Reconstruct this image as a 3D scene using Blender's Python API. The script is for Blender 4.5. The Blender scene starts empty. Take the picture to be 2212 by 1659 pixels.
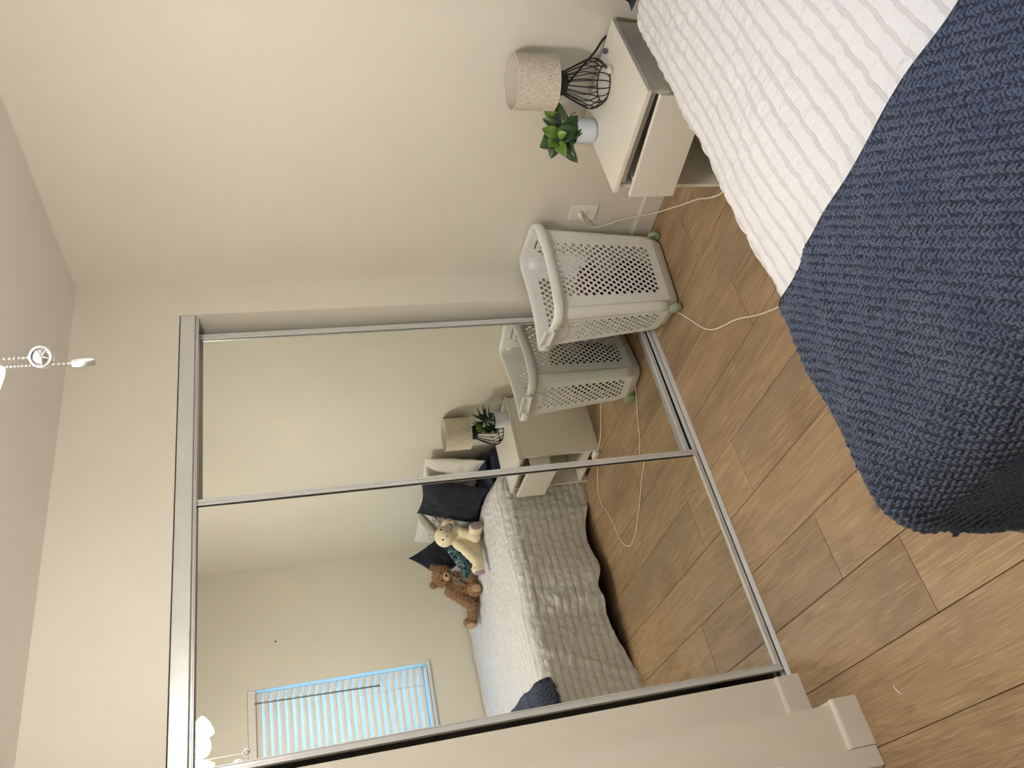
import bpy, bmesh, math, random
import numpy as np
from mathutils import Vector, Matrix

random.seed(7)
RNG = np.random.default_rng(11)
SC = bpy.context.scene
COL = SC.collection

# ------------------------------------------------------------------ camera, world, light settings
W_PX, F_PX = 2212.0, 1732.0
cam_d = bpy.data.cameras.new('camera')
cam = bpy.data.objects.new('camera', cam_d)
COL.objects.link(cam)
SC.camera = cam
cam_d.sensor_fit = 'HORIZONTAL'
cam_d.sensor_width = 36.0
cam_d.lens = 36.0 * F_PX / W_PX
cam_d.clip_start = 0.02
yaw, pitch, roll = math.radians(35.146), math.radians(-14.814), math.radians(-4.226)
fwd = Vector((math.sin(yaw) * math.cos(pitch), math.cos(yaw) * math.cos(pitch), math.sin(pitch)))
rgt = Vector((math.cos(yaw), -math.sin(yaw), 0))
upv = rgt.cross(fwd)
r2 = math.cos(roll) * rgt + math.sin(roll) * upv
u2 = -math.sin(roll) * rgt + math.cos(roll) * upv
# the phone was held sideways: the picture's right is the room's down
cx, cy, cz = -u2, r2, -fwd
cam.matrix_world = Matrix(((cx.x, cy.x, cz.x, -2.4821), (cx.y, cy.y, cz.y, -2.6377), (cx.z, cy.z, cz.z, 1.5948), (0, 0, 0, 1)))

world = bpy.data.worlds.new('dusk_sky')
SC.world = world
world.use_nodes = True
wb = world.node_tree.nodes['Background']
wb.inputs['Color'].default_value = (0.16, 0.50, 1.0, 1)
wb.inputs['Strength'].default_value = 4.5

LAMP_STRENGTH = 68.0
BULB_STRENGTH = 300.0
LAMP_COLOR = (1.0, 0.962, 0.925)
SC.view_settings.view_transform = 'Standard'
SC.view_settings.look = 'None'
SC.view_settings.gamma = 1.0
SC.view_settings.use_curve_mapping = False
SC.view_settings.exposure = 0.2
SC.cycles.use_denoising = True
SC.cycles.caustics_reflective = True
SC.cycles.blur_glossy = 0.22
SC.cycles.caustics_refractive = False
SC.cycles.use_light_tree = False
SC.cycles.max_bounces = 6
SC.cycles.diffuse_bounces = 4
SC.cycles.glossy_bounces = 4
SC.cycles.transparent_max_bounces = 6
SC.cycles.sample_clamp_indirect = 20.0
SC.cycles.use_adaptive_sampling = True
SC.cycles.adaptive_threshold = 0.07
SC.cycles.adaptive_min_samples = 16

# ------------------------------------------------------------------ helpers
def srgb(r, g, b):
    def f(c):
        c /= 255.0
        return c / 12.92 if c <= 0.04045 else ((c + 0.055) / 1.055) ** 2.4
    return (f(r), f(g), f(b), 1.0)

class NT:
    """short hand for node trees"""
    def __init__(s, name):
        s.m = bpy.data.materials.new(name)
        s.m.use_nodes = True
        s.t = s.m.node_tree
        s.b = s.t.nodes['Principled BSDF']
        s.out = s.t.nodes['Material Output']
    def n(s, kind, **kw):
        nd = s.t.nodes.new(kind)
        for k, v in kw.items():
            if k.startswith('_'):
                nd.inputs[k[1:].replace('_', ' ')].default_value = v
            else:
                setattr(nd, k, v)
        return nd
    def l(s, a, b):
        s.t.links.new(a, b)
    def math(s, op, a, b=None, clamp=False):
        nd = s.t.nodes.new('ShaderNodeMath'); nd.operation = op; nd.use_clamp = clamp
        for i, v in enumerate((a, b)):
            if v is None: continue
            if isinstance(v, (int, float)): nd.inputs[i].default_value = v
            else: s.l(v, nd.inputs[i])
        return nd.outputs[0]
    def mix(s, fac, a, b, blend='MIX'):
        nd = s.t.nodes.new('ShaderNodeMix'); nd.data_type = 'RGBA'; nd.blend_type = blend
        for sock, v in ((nd.inputs[0], fac), (nd.inputs[6], a), (nd.inputs[7], b)):
            if isinstance(v, (int, float)): sock.default_value = v
            elif isinstance(v, tuple): sock.default_value = v
            else: s.l(v, sock)
        return nd.outputs[2]
    def ramp(s, fac, stops):
        nd = s.t.nodes.new('ShaderNodeValToRGB')
        e = nd.color_ramp.elements
        while len(e) < len(stops): e.new(0.5)
        for el, (p, c) in zip(e, stops):
            el.position = p; el.color = c if len(c) == 4 else (*c, 1)
        s.l(fac, nd.inputs[0])
        return nd.outputs[0]
    def bump(s, h, strength=0.3, dist=0.002):
        nd = s.n('ShaderNodeBump', _Strength=strength, _Distance=dist)
        s.l(h, nd.inputs['Height'])
        s.l(nd.outputs[0], s.b.inputs['Normal'])
    def coords(s, which='Object', scale=(1, 1, 1)):
        tc = s.n('ShaderNodeTexCoord')
        mp = s.n('ShaderNodeMapping')
        mp.inputs['Scale'].default_value = scale
        s.l(tc.outputs[which], mp.inputs[0])
        return mp.outputs[0]
    def noise(s, vec, scale, detail=3, rough=0.5, dist=0.0):
        nd = s.n('ShaderNodeTexNoise', _Scale=scale, _Detail=detail, _Roughness=rough, _Distortion=dist)
        if vec is not None: s.l(vec, nd.inputs['Vector'])
        return nd.outputs[0]

def basic(name, col, rough=0.5, var=0.06, vscale=8.0, bump=0.0, bscale=120.0, metal=0.0, sheen=0.0, spec=None, bdist=0.001):
    t = NT(name)
    v = t.coords()
    n = t.noise(v, vscale, 3)
    c = col if len(col) == 4 else (*col, 1)
    dark = tuple(x * (1 - var) for x in c[:3]) + (1,)
    lite = tuple(min(1, x * (1 + var)) for x in c[:3]) + (1,)
    t.l(t.ramp(n, [(0.3, dark), (0.7, lite)]), t.b.inputs['Base Color'])
    t.b.inputs['Roughness'].default_value = rough
    t.b.inputs['Metallic'].default_value = metal
    if spec is not None: t.b.inputs['Specular IOR Level'].default_value = spec
    if sheen: t.b.inputs['Sheen Weight'].default_value = sheen
    if bump: t.bump(t.noise(v, bscale, 3), bump, bdist)
    return t.m

M = {}

class MB:
    """collects geometry for one mesh object"""
    def __init__(s):
        s.v = []; s.f = []; s.smooth = []
    def add(s, vs, fs, smooth=False):
        o = len(s.v)
        s.v += [tuple(p) for p in vs]
        s.f += [tuple(i + o for i in f) for f in fs]
        s.smooth += [smooth] * len(fs)
        return s
    def box(s, x0, x1, y0, y1, z0, z1, bev=0.0, mat=None):
        x0, x1 = sorted((x0, x1)); y0, y1 = sorted((y0, y1)); z0, z1 = sorted((z0, z1))
        if bev <= 0:
            vs = [(x, y, z) for z in (z0, z1) for y in (y0, y1) for x in (x0, x1)]
            fs = [(0, 2, 3, 1), (4, 5, 7, 6), (0, 1, 5, 4), (2, 6, 7, 3), (0, 4, 6, 2), (1, 3, 7, 5)]
        else:
            bm = bmesh.new()
            bmesh.ops.create_cube(bm, size=1.0)
            for v in bm.verts:
                v.co = ((v.co.x + .5) * (x1 - x0) + x0, (v.co.y + .5) * (y1 - y0) + y0, (v.co.z + .5) * (z1 - z0) + z0)
            bmesh.ops.bevel(bm, geom=bm.edges[:], offset=min(bev, .49 * min(x1 - x0, y1 - y0, z1 - z0)), segments=2, affect='EDGES', profile=0.5)
            bm.verts.index_update()
            vs = [v.co[:] for v in bm.verts]; fs = [[v.index for v in f.verts] for f in bm.faces]
            bm.free()
        if mat is not None:
            vs = [tuple(mat @ Vector(p)) for p in vs]
        return s.add(vs, fs)
    def prism(s, poly, axis, a, b, smooth=False):
        """extrude a 2D polygon along axis between a and b (poly in the two other axes, in order)"""
        n = len(poly)
        def P(p, h):
            return {'x': (h, p[0], p[1]), 'y': (p[0], h, p[1]), 'z': (p[0], p[1], h)}[axis]
        vs = [P(p, a) for p in poly] + [P(p, b) for p in poly]
        fs = [tuple(range(n))[::-1], tuple(range(n, 2 * n))] + [(i, (i + 1) % n, n + (i + 1) % n, n + i) for i in range(n)]
        return s.add(vs, fs, smooth)
    def tube(s, pts, r, seg=8, closed=False, cap=True, smooth=True):
        pts = [Vector(p) for p in pts]
        n = len(pts)
        rr = r if isinstance(r, (list, tuple)) else [r] * n
        vs = []; fs = []
        prev = None
        for i, p in enumerate(pts):
            if closed: t = pts[(i + 1) % n] - pts[i - 1]
            else: t = pts[min(i + 1, n - 1)] - pts[max(i - 1, 0)]
            if t.length < 1e-9: t = Vector((0, 0, 1))
            t.normalize()
            if prev is None:
                a = Vector((0, 0, 1)) if abs(t.z) < 0.9 else Vector((1, 0, 0))
                u = t.cross(a).normalized()
            else:
                u = (prev - t * prev.dot(t))
                u = u.normalized() if u.length > 1e-6 else t.orthogonal().normalized()
            prev = u
            w = t.cross(u)
            for k in range(seg):
                an = 2 * math.pi * k / seg
                vs.append(p + (u * math.cos(an) + w * math.sin(an)) * rr[i])
        m = n if closed else n - 1
        for i in range(m):
            for k in range(seg):
                a0 = i * seg + k; a1 = i * seg + (k + 1) % seg
                b0 = ((i + 1) % n) * seg + k; b1 = ((i + 1) % n) * seg + (k + 1) % seg
                fs.append((a0, a1, b1, b0))
        if cap and not closed:
            fs.append(tuple(range(seg))[::-1]); fs.append(tuple(range((n - 1) * seg, n * seg)))
        return s.add(vs, fs, smooth)
    def lathe(s, prof, seg=32, c=(0, 0, 0), capb=False, capt=False, smooth=True):
        vs = []; fs = []
        n = len(prof)
        for r, z in prof:
            for k in range(seg):
                a = 2 * math.pi * k / seg
                vs.append((c[0] + r * math.cos(a), c[1] + r * math.sin(a), c[2] + z))
        for i in range(n - 1):
            for k in range(seg):
                fs.append((i * seg + k, i * seg + (k + 1) % seg, (i + 1) * seg + (k + 1) % seg, (i + 1) * seg + k))
        if capb: fs.append(tuple(range(seg))[::-1])
        if capt: fs.append(tuple(range((n - 1) * seg, n * seg)))
        return s.add(vs, fs, smooth)
    def ell(s, c, r, rot=None, seg=16, rings=10):
        vs = []; fs = []
        R = rot.to_matrix() if rot is not None and hasattr(rot, 'to_matrix') else (rot or Matrix.Identity(3))
        for i in range(rings + 1):
            th = math.pi * i / rings
            for k in range(seg):
                ph = 2 * math.pi * k / seg
                p = Vector((r[0] * math.sin(th) * math.cos(ph), r[1] * math.sin(th) * math.sin(ph), r[2] * math.cos(th)))
                vs.append(R @ p + Vector(c))
        for i in range(rings):
            for k in range(seg):
                fs.append((i * seg + k, (i + 1) * seg + k, (i + 1) * seg + (k + 1) % seg, i * seg + (k + 1) % seg))
        return s.add(vs, fs, True)
    def xf(s, mat):
        s.v = [tuple(mat @ Vector(p)) for p in s.v]
        return s
    def mesh(s, name):
        me = bpy.data.meshes.new(name)
        me.from_pydata(s.v, [], s.f)
        me.polygons.foreach_set('use_smooth', s.smooth)
        me.validate()
        me.update()
        return me
    def build(s, name, mat, parent=None):
        return link(name, s.mesh(name), mat, parent)

def wmat(o):
    m = o.matrix_basis.copy()
    return (wmat(o.parent) @ o.matrix_parent_inverse @ m) if o.parent else m

def link(name, me, mat, parent=None):
    o = bpy.data.objects.new(name, me)
    COL.objects.link(o)
    if mat is not None and not me.materials:
        me.materials.append(M[mat] if isinstance(mat, str) else mat)
    if parent is not None:
        o.parent = parent
        o.matrix_parent_inverse = wmat(parent).inverted()
    return o

def thing(name, label, cat, loc=(0, 0, 0), group=None):
    o = bpy.data.objects.new(name, None)
    COL.objects.link(o)
    o.empty_display_size = 0.05
    o.location = loc
    tag(o, label, cat, group)
    return o

def tag(o, label=None, cat=None, group=None, kind=None):
    if label: o['label'] = label
    if cat: o['category'] = cat
    if group: o['group'] = group
    if kind: o['kind'] = kind
    return o

def struct(o, label=None):
    o['kind'] = 'structure'
    if label: o['label'] = label
    return o

def grid_mesh(name, P, closed_u=False, uv=None, smooth=True):
    """P: array (nu, nv, 3)"""
    nu, nv = P.shape[:2]
    idx = np.arange(nu * nv).reshape(nu, nv)
    a = idx[:-1, :-1].ravel(); b = idx[1:, :-1].ravel(); c = idx[1:, 1:].ravel(); d = idx[:-1, 1:].ravel()
    return np_mesh(name, P.reshape(-1, 3), np.stack([a, b, c, d], 1), uv=None if uv is None else uv.reshape(-1, 2), smooth=smooth)

def np_mesh(name, V, F, uv=None, smooth=True):
    me = bpy.data.meshes.new(name)
    k = F.shape[1]
    me.vertices.add(len(V)); me.vertices.foreach_set('co', np.ascontiguousarray(V, dtype=np.float32).ravel())
    me.loops.add(F.size); me.loops.foreach_set('vertex_index', np.ascontiguousarray(F, dtype=np.int32).ravel())
    me.polygons.add(len(F))
    me.polygons.foreach_set('loop_start', np.arange(0, F.size, k, dtype=np.int32))
    me.polygons.foreach_set('loop_total', np.full(len(F), k, dtype=np.int32))
    me.polygons.foreach_set('use_smooth', np.full(len(F), smooth))
    if uv is not None:
        l = me.uv_layers.new(name='UVMap')
        l.data.foreach_set('uv', np.ascontiguousarray(uv[F.ravel()], dtype=np.float32).ravel())
    me.update()
    me.validate()
    return me

def vnoise(x, y, seed=0):
    """smooth value noise on arrays"""
    xi = np.floor(x).astype(np.int64); yi = np.floor(y).astype(np.int64)
    xf = x - xi; yf = y - yi
    def h(i, j):
        n = (i * 374761393 + j * 668265263 + seed * 974634777) & 0xffffffff
        n = ((n ^ (n >> 13)) * 1274126177) & 0xffffffff
        return ((n ^ (n >> 16)) & 0xffff) / 65535.0
    u = xf * xf * (3 - 2 * xf); v = yf * yf * (3 - 2 * yf)
    return (h(xi, yi) * (1 - u) + h(xi + 1, yi) * u) * (1 - v) + (h(xi, yi + 1) * (1 - u) + h(xi + 1, yi + 1) * u) * v

def catmull(pts, n=8):
    pts = [Vector(p) for p in pts]
    out = []
    for i in range(len(pts) - 1):
        p0 = pts[max(i - 1, 0)]; p1 = pts[i]; p2 = pts[i + 1]; p3 = pts[min(i + 2, len(pts) - 1)]
        for k in range(n):
            t = k / n
            out.append(0.5 * ((2 * p1) + (p2 - p0) * t + (2 * p0 - 5 * p1 + 4 * p2 - p3) * t * t + (3 * p1 - p0 - 3 * p2 + p3) * t ** 3))
    out.append(pts[-1])
    return out
# ------------------------------------------------------------------ materials
def wall_mat(name, col):
    t = NT(name)
    v = t.coords()
    big = t.noise(v, 1.3, 2)
    c = srgb(*col)
    t.l(t.ramp(big, [(0.3, tuple(x * 0.975 for x in c[:3]) + (1,)), (0.7, c)]), t.b.inputs['Base Color'])
    t.b.inputs['Roughness'].default_value = 0.62
    t.b.inputs['Specular IOR Level'].default_value = 0.3
    h = t.math('ADD', t.noise(v, 90, 4, 0.6), t.noise(v, 320, 2))
    t.bump(h, 0.12, 0.0012)
    return t.m
M['wall'] = wall_mat('wall_paint', (234, 228, 213))
M['ceiling'] = wall_mat('ceiling_paint', (245, 240, 234))
M['trim'] = basic('trim_paint', srgb(232, 226, 214), 0.38, 0.02, 3, 0.05, 60)
M['alu'] = basic('brushed_aluminium', (0.70, 0.69, 0.66), 0.34, 0.03, 20, 0.0, metal=0.12)
M['alu_dark'] = basic('track_slot', (0.06, 0.058, 0.055), 0.5, 0.1)
M['jamb'] = wall_mat('jamb_paint', (230, 223, 209))

def mirror_mat():
    t = NT('mirror_glass')
    v = t.coords()
    smear = t.noise(v, 5.0, 4, 0.6, 1.2)
    t.l(t.ramp(smear, [(0.35, (0.875, 0.885, 0.825, 1)), (0.7, (0.89, 0.90, 0.84, 1))]), t.b.inputs['Base Color'])
    t.b.inputs['Metallic'].default_value = 1.0
    t.b.inputs['Roughness'].default_value = 0.0
    return t.m
M['mirror'] = mirror_mat()

def wood_mat():
    t = NT('oak_plank')
    tc = t.n('ShaderNodeTexCoord')
    oi = t.n('ShaderNodeObjectInfo')
    off = t.n('ShaderNodeVectorMath', operation='ADD')
    sc = t.n('ShaderNodeVectorMath', operation='SCALE'); sc.inputs[3].default_value = 37.0
    comb = t.n('ShaderNodeCombineXYZ')
    t.l(oi.outputs['Random'], comb.inputs[0]); t.l(oi.outputs['Random'], comb.inputs[1]); t.l(oi.outputs['Random'], comb.inputs[2])
    t.l(comb.outputs[0], sc.inputs[0])
    t.l(tc.outputs['Object'], off.inputs[0]); t.l(sc.outputs[0], off.inputs[1])
    def mp(scale):
        m = t.n('ShaderNodeMapping'); m.inputs['Scale'].default_value = scale
        t.l(off.outputs[0], m.inputs[0]); return m.outputs[0]
    # cathedral figure: distorted long stretched noise rings
    fig = t.noise(mp((6.5, 0.60, 1)), 1.7, 2, 0.5, 0.6)
    rings = t.math('FRACT', t.math('MULTIPLY', fig, 9.0))
    rings = t.math('ABSOLUTE', t.math('SUBTRACT', rings, 0.5))
    grain = t.noise(mp((150, 2.4, 1)), 1.0, 3, 0.65)
    pores = t.noise(mp((380, 7.0, 1)), 1.0, 2, 0.6)
    cloud = t.noise(mp((6.0, 1.6, 1)), 1.0, 3, 0.55)
    base = t.ramp(cloud, [(0.28, srgb(140, 116, 87)), (0.5, srgb(167, 139, 105)), (0.74, srgb(182, 154, 118))])
    c1 = t.mix(t.math('MULTIPLY', t.ramp(rings, [(0.02, (1, 1, 1)), (0.18, (0, 0, 0))]), 0.42), base, srgb(130, 103, 75))
    c2 = t.mix(t.math('MULTIPLY', t.ramp(grain, [(0.40, (1, 1, 1)), (0.56, (0, 0, 0))]), 0.34), c1, srgb(136, 109, 80))
    c3 = t.mix(t.math('MULTIPLY', t.ramp(pores, [(0.54, (0, 0, 0)), (0.64, (1, 1, 1))]), 0.42), c2, srgb(214, 188, 150))
    # knots and grey mineral clouds
    vor = t.n('ShaderNodeTexVoronoi', _Scale=1.0); vor.feature = 'F1'
    t.l(mp((5.5, 2.2, 1)), vor.inputs['Vector'])
    kn = t.ramp(vor.outputs['Distance'], [(0.03, (1, 1, 1)), (0.13, (0, 0, 0))])
    c4 = t.mix(t.math('MULTIPLY', kn, 0.55), c3, srgb(86, 68, 50))
    gry = t.noise(mp((4.5, 1.1, 1)), 1.0, 2)
    c5 = t.mix(t.math('MULTIPLY', t.ramp(gry, [(0.58, (0, 0, 0)), (0.74, (1, 1, 1))]), 0.45), c4, srgb(134, 120, 102))
    # each board a little lighter or darker
    v = t.math('ADD', t.math('MULTIPLY', oi.outputs['Random'], 0.13), 0.94)
    hs = t.n('ShaderNodeHueSaturation'); t.l(v, hs.inputs['Value']); t.l(c5, hs.inputs['Color'])
    t.l(hs.outputs[0], t.b.inputs['Base Color'])
    t.l(t.ramp(grain, [(0.3, (0.50,) * 3), (0.7, (0.38,) * 3)]), t.b.inputs['Roughness'])
    t.b.inputs['Specular IOR Level'].default_value = 0.35
    t.bump(t.math('ADD', grain, t.math('MULTIPLY', pores, 1.2)), 0.35, 0.0014)
    return t.m
M['plank'] = wood_mat()
M['gap'] = basic('plank_gap', (0.045, 0.032, 0.02), 0.8)
M['white_lam'] = basic('white_laminate', srgb(233, 227, 213), 0.33, 0.015, 4)
M['white_plastic'] = basic('white_plastic', srgb(226, 223, 214), 0.36, 0.02, 6, spec=0.5)
M['basket'] = basic('basket_plastic', srgb(238, 237, 232), 0.38, 0.025, 5)
M['green'] = basic('sage_plastic', srgb(163, 178, 146), 0.4, 0.05, 12)
M['steel'] = basic('steel_bolt', (0.55, 0.55, 0.55), 0.3, 0.1, 30, metal=1.0)
M['black_wire'] = basic('black_wire', (0.012, 0.011, 0.012), 0.42, 0.1)
M['black'] = basic('black_fabric', (0.010, 0.010, 0.012), 0.9, 0.2)
M['outlet'] = basic('outlet_plastic', srgb(246, 243, 234), 0.32, 0.01)
M['slot'] = basic('dark_slot', (0.01, 0.01, 0.01), 0.6)
M['cord'] = basic('cream_cord', srgb(242, 233, 214), 0.5, 0.05, 40)
M['pot'] = basic('white_ceramic', srgb(226, 229, 238), 0.35, 0.01)
M['soil'] = basic('dark_soil', (0.012, 0.009, 0.007), 0.95, 0.4, 90, 0.6, 200)
M['stem'] = basic('plant_stem', srgb(80, 110, 50), 0.5, 0.1)
M['amethyst'] = basic('amethyst', srgb(98, 72, 100), 0.25, 0.35, 60)
M['quartz'] = basic('rose_quartz', srgb(228, 208, 194), 0.3, 0.12, 50)
M['window_frame'] = basic('window_vinyl', srgb(226, 228, 230), 0.4, 0.02)
M['slat'] = basic('blind_slat', srgb(236, 232, 226), 0.42, 0.01)
M['wand'] = basic('smoky_wand', (0.22, 0.21, 0.19), 0.2, 0.05)
M['fan_white'] = basic('fan_white', srgb(225, 222, 216), 0.4, 0.02)
M['chain'] = basic('chain_nickel', (0.72, 0.66, 0.58), 0.25, 0.05, 20, metal=0.8)
M['pull'] = basic('pull_nickel', (0.40, 0.38, 0.36), 0.35, 0.06, 30, metal=0.6)
M['pull_rim'] = basic('pull_rim', (0.86, 0.83, 0.80), 0.25, 0.03, 30, metal=0.5)

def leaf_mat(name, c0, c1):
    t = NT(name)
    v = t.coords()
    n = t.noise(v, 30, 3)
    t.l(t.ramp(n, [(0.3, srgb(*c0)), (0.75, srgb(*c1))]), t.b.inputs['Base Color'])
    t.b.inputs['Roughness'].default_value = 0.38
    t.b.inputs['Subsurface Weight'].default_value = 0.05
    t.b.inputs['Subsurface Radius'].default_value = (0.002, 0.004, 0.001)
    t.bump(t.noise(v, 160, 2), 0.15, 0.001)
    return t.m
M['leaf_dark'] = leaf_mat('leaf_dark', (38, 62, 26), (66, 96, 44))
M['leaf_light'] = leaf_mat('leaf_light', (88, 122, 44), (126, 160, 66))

def linen_mat():
    t = NT('linen_shade')
    v = t.coords('UV')
    def thread(sx, sy):
        m = t.n('ShaderNodeMapping'); m.inputs['Scale'].default_value = (sx, sy, 1); t.l(v, m.inputs[0])
        return t.noise(m.outputs[0], 1.0, 3, 0.7)
    a = thread(460, 20); b = thread(44, 230)
    w = t.math('ADD', a, b)
    t.l(t.ramp(w, [(0.80, srgb(150, 132, 108)), (0.95, srgb(206, 192, 170)), (1.12, srgb(226, 216, 200))]), t.b.inputs['Base Color'])
    t.b.inputs['Roughness'].default_value = 0.9
    t.b.inputs['Specular IOR Level'].default_value = 0.1
    t.bump(w, 0.5, 0.0006)
    return t.m
M['linen'] = linen_mat()
M['shade_in'] = basic('shade_lining', srgb(222, 212, 200), 0.8, 0.02)
M['bulb'] = basic('bulb_glass', srgb(238, 232, 220), 0.35, 0.01)

def duvet_mat():
    t = NT('seersucker')
    v = t.coords('UV')
    sep = t.n('ShaderNodeSeparateXYZ'); t.l(v, sep.inputs[0])
    wob = t.noise(v, 26, 2, 0.5)
    b = t.math('ADD', sep.outputs[1], t.math('MULTIPLY', t.math('SUBTRACT', wob, 0.5), 0.016))
    fr = t.math('FRACT', t.math('DIVIDE', b, 0.043))
    d = t.math('ABSOLUTE', t.math('SUBTRACT', fr, 0.5))
    gauze = t.ramp(d, [(0.350, (0, 0, 0)), (0.400, (1, 1, 1))])
    lint = t.noise(v, 240, 3, 0.7)
    white = t.ramp(lint, [(0.3, srgb(220, 217, 216)), (0.7, srgb(230, 228, 227))])
    gz = t.ramp(lint, [(0.3, srgb(202, 198, 196)), (0.7, srgb(210, 206, 204))])
    t.l(t.mix(gauze, white, gz), t.b.inputs['Base Color'])
    t.b.inputs['Roughness'].default_value = 0.85
    t.b.inputs['Specular IOR Level'].default_value = 0.15
    t.b.inputs['Sheen Weight'].default_value = 0.15
    m = t.n('ShaderNodeMapping'); m.inputs['Scale'].default_value = (60, 260, 1); m.inputs['Rotation'].default_value = (0, 0, 1.45)
    t.l(v, m.inputs[0])
    cr = t.noise(m.outputs[0], 1.0, 3, 0.6)
    jit = t.noise(v, 17, 2, 0.5)
    rowid = t.math('FLOOR', t.math('DIVIDE', b, 0.043))
    fa = t.math('FRACT', t.math('ADD', t.math('ADD', t.math('DIVIDE', sep.outputs[0], 0.046), t.math('MULTIPLY', jit, 1.6)), t.math('MULTIPLY', rowid, 0.37)))
    seam = t.ramp(t.math('ABSOLUTE', t.math('SUBTRACT', fa, 0.5)), [(0.02, (0, 0, 0)), (0.12, (1, 1, 1))])
    hgt = t.math('ADD', t.math('MULTIPLY', cr, 0.8), t.math('MULTIPLY', seam, 0.45))
    t.bump(t.math('ADD', t.math('MULTIPLY', hgt, t.math('SUBTRACT', 1.0, gauze)), t.math('MULTIPLY', lint, 0.15)), 0.55, 0.0045)
    return t.m
M['duvet'] = duvet_mat()

def knit_mat():
    t = NT('navy_yarn')
    v = t.coords()
    n = t.noise(v, 9, 3)
    f = t.noise(v, 900, 2, 0.7)
    c = t.ramp(n, [(0.3, srgb(84, 93, 113)), (0.7, srgb(101, 107, 123))])
    t.l(t.mix(t.ramp(f, [(0.35, (0.55,) * 3), (0.7, (0,) * 3)]), c, srgb(60, 68, 92)), t.b.inputs['Base Color'])
    t.b.inputs['Roughness'].default_value = 0.95
    t.b.inputs['Specular IOR Level'].default_value = 0.08
    t.b.inputs['Sheen Weight'].default_value = 0.12
    t.bump(f, 0.5, 0.0008)
    return t.m
M['knit'] = knit_mat()
M['knit_base'] = basic('navy_yarn_base', srgb(38, 43, 58), 0.95, 0.2, 30)
M['navy_sheet'] = basic('navy_cotton', srgb(34, 38, 66), 0.85, 0.12, 6, 0.2, 40, sheen=0.1)
def velvet():
    t = NT('navy_velvet')
    v = t.coords()
    n = t.noise(v, 9, 4, 0.6, 0.8)
    t.l(t.ramp(n, [(0.40, srgb(17, 20, 30)), (0.62, srgb(30, 34, 46)), (0.74, srgb(58, 62, 70))]), t.b.inputs['Base Color'])
    t.b.inputs['Roughness'].default_value = 0.9
    t.b.inputs['Sheen Weight'].default_value = 0.35
    t.b.inputs['Sheen Roughness'].default_value = 0.4
    t.b.inputs['Sheen Tint'].default_value = srgb(120, 126, 140)
    t.bump(t.noise(v, 14, 3), 0.4, 0.01)
    return t.m
M['velvet'] = velvet()
M['pillow_white'] = basic('white_cotton', srgb(236, 231, 222), 0.88, 0.04, 8, 0.5, 30, bdist=0.006)
M['fur_brown'] = basic('brown_fur', srgb(150, 116, 84), 0.95, 0.35, 55, 0.9, 160, bdist=0.006)
M['fur_strand'] = basic('brown_fur_strand', srgb(188, 152, 116), 0.9, 0.3, 60)
M['pad_tan'] = basic('tan_plush', srgb(196, 162, 130), 0.9, 0.1, 40, 0.3, 300)
M['plush_cream'] = basic('cream_plush', srgb(238, 224, 190), 0.95, 0.07, 26, 0.5, 220, sheen=0.2, bdist=0.003)
M['plush_lilac'] = basic('lilac_plush', srgb(172, 146, 164), 0.95, 0.1, 30, 0.4, 200)
M['plush_grey'] = basic('grey_plush', srgb(176, 172, 158), 0.95, 0.06, 20, 0.3, 200)
M['plush_nose'] = basic('rose_nose', srgb(214, 176, 158), 0.9, 0.08, 30)
M['eye'] = basic('black_bead', (0.008, 0.007, 0.007), 0.15)
M['ribbon'] = basic('grey_ribbon', srgb(150, 142, 128), 0.6, 0.25, 160)
def teal_mat():
    t = NT('teal_print')
    v = t.coords()
    n = t.n('ShaderNodeTexVoronoi', _Scale=42.0); t.l(v, n.inputs['Vector'])
    w = t.noise(v, 30, 3, 0.6, 1.5)
    c = t.ramp(w, [(0.42, srgb(28, 34, 44)), (0.47, srgb(70, 104, 110)), (0.60, srgb(92, 128, 132)), (0.66, srgb(210, 212, 204))])
    t.l(c, t.b.inputs['Base Color']); t.b.inputs['Roughness'].default_value = 0.85
    return t.m
M['teal'] = teal_mat()
def stripe_mat():
    t = NT('grey_stripe')
    v = t.coords()
    w = t.n('ShaderNodeTexWave', _Scale=26.0, _Distortion=5.0); t.l(v, w.inputs['Vector'])
    t.l(t.ramp(w.outputs[1], [(0.3, srgb(130, 128, 124)), (0.55, srgb(206, 200, 186))]), t.b.inputs['Base Color'])
    t.b.inputs['Roughness'].default_value = 0.85
    return t.m
M['scarf'] = stripe_mat()
def glow_mat(name, strength):
    t = NT(name)
    t.b.inputs['Base Color'].default_value = (0.9, 0.88, 0.82, 1)
    t.b.inputs['Roughness'].default_value = 0.5
    v = t.coords()
    n = t.noise(v, 6, 2)
    t.l(t.ramp(n, [(0.2, tuple(x * 0.97 for x in LAMP_COLOR)), (0.8, LAMP_COLOR)]), t.b.inputs['Emission Color'])
    t.b.inputs['Emission Strength'].default_value = strength
    return t.m
M['glow'] = glow_mat('lit_frosted_glass', LAMP_STRENGTH)
M['glow_bulb'] = glow_mat('lit_bulb', BULB_STRENGTH)
def glass_mat():
    t = NT('window_glass')
    tr = t.n('ShaderNodeBsdfTransparent'); gl = t.n('ShaderNodeBsdfGlossy', _Roughness=0.02)
    n = t.noise(t.coords(), 3, 2)
    t.l(t.ramp(n, [(0.2, (0.95, 0.98, 0.97)), (0.8, (0.97, 0.99, 0.99))]), tr.inputs[0])
    mx = t.n('ShaderNodeMixShader'); mx.inputs[0].default_value = 0.06
    t.l(tr.outputs[0], mx.inputs[1]); t.l(gl.outputs[0], mx.inputs[2]); t.l(mx.outputs[0], t.out.inputs[0])
    return t.m
M['glass'] = glass_mat()
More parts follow.
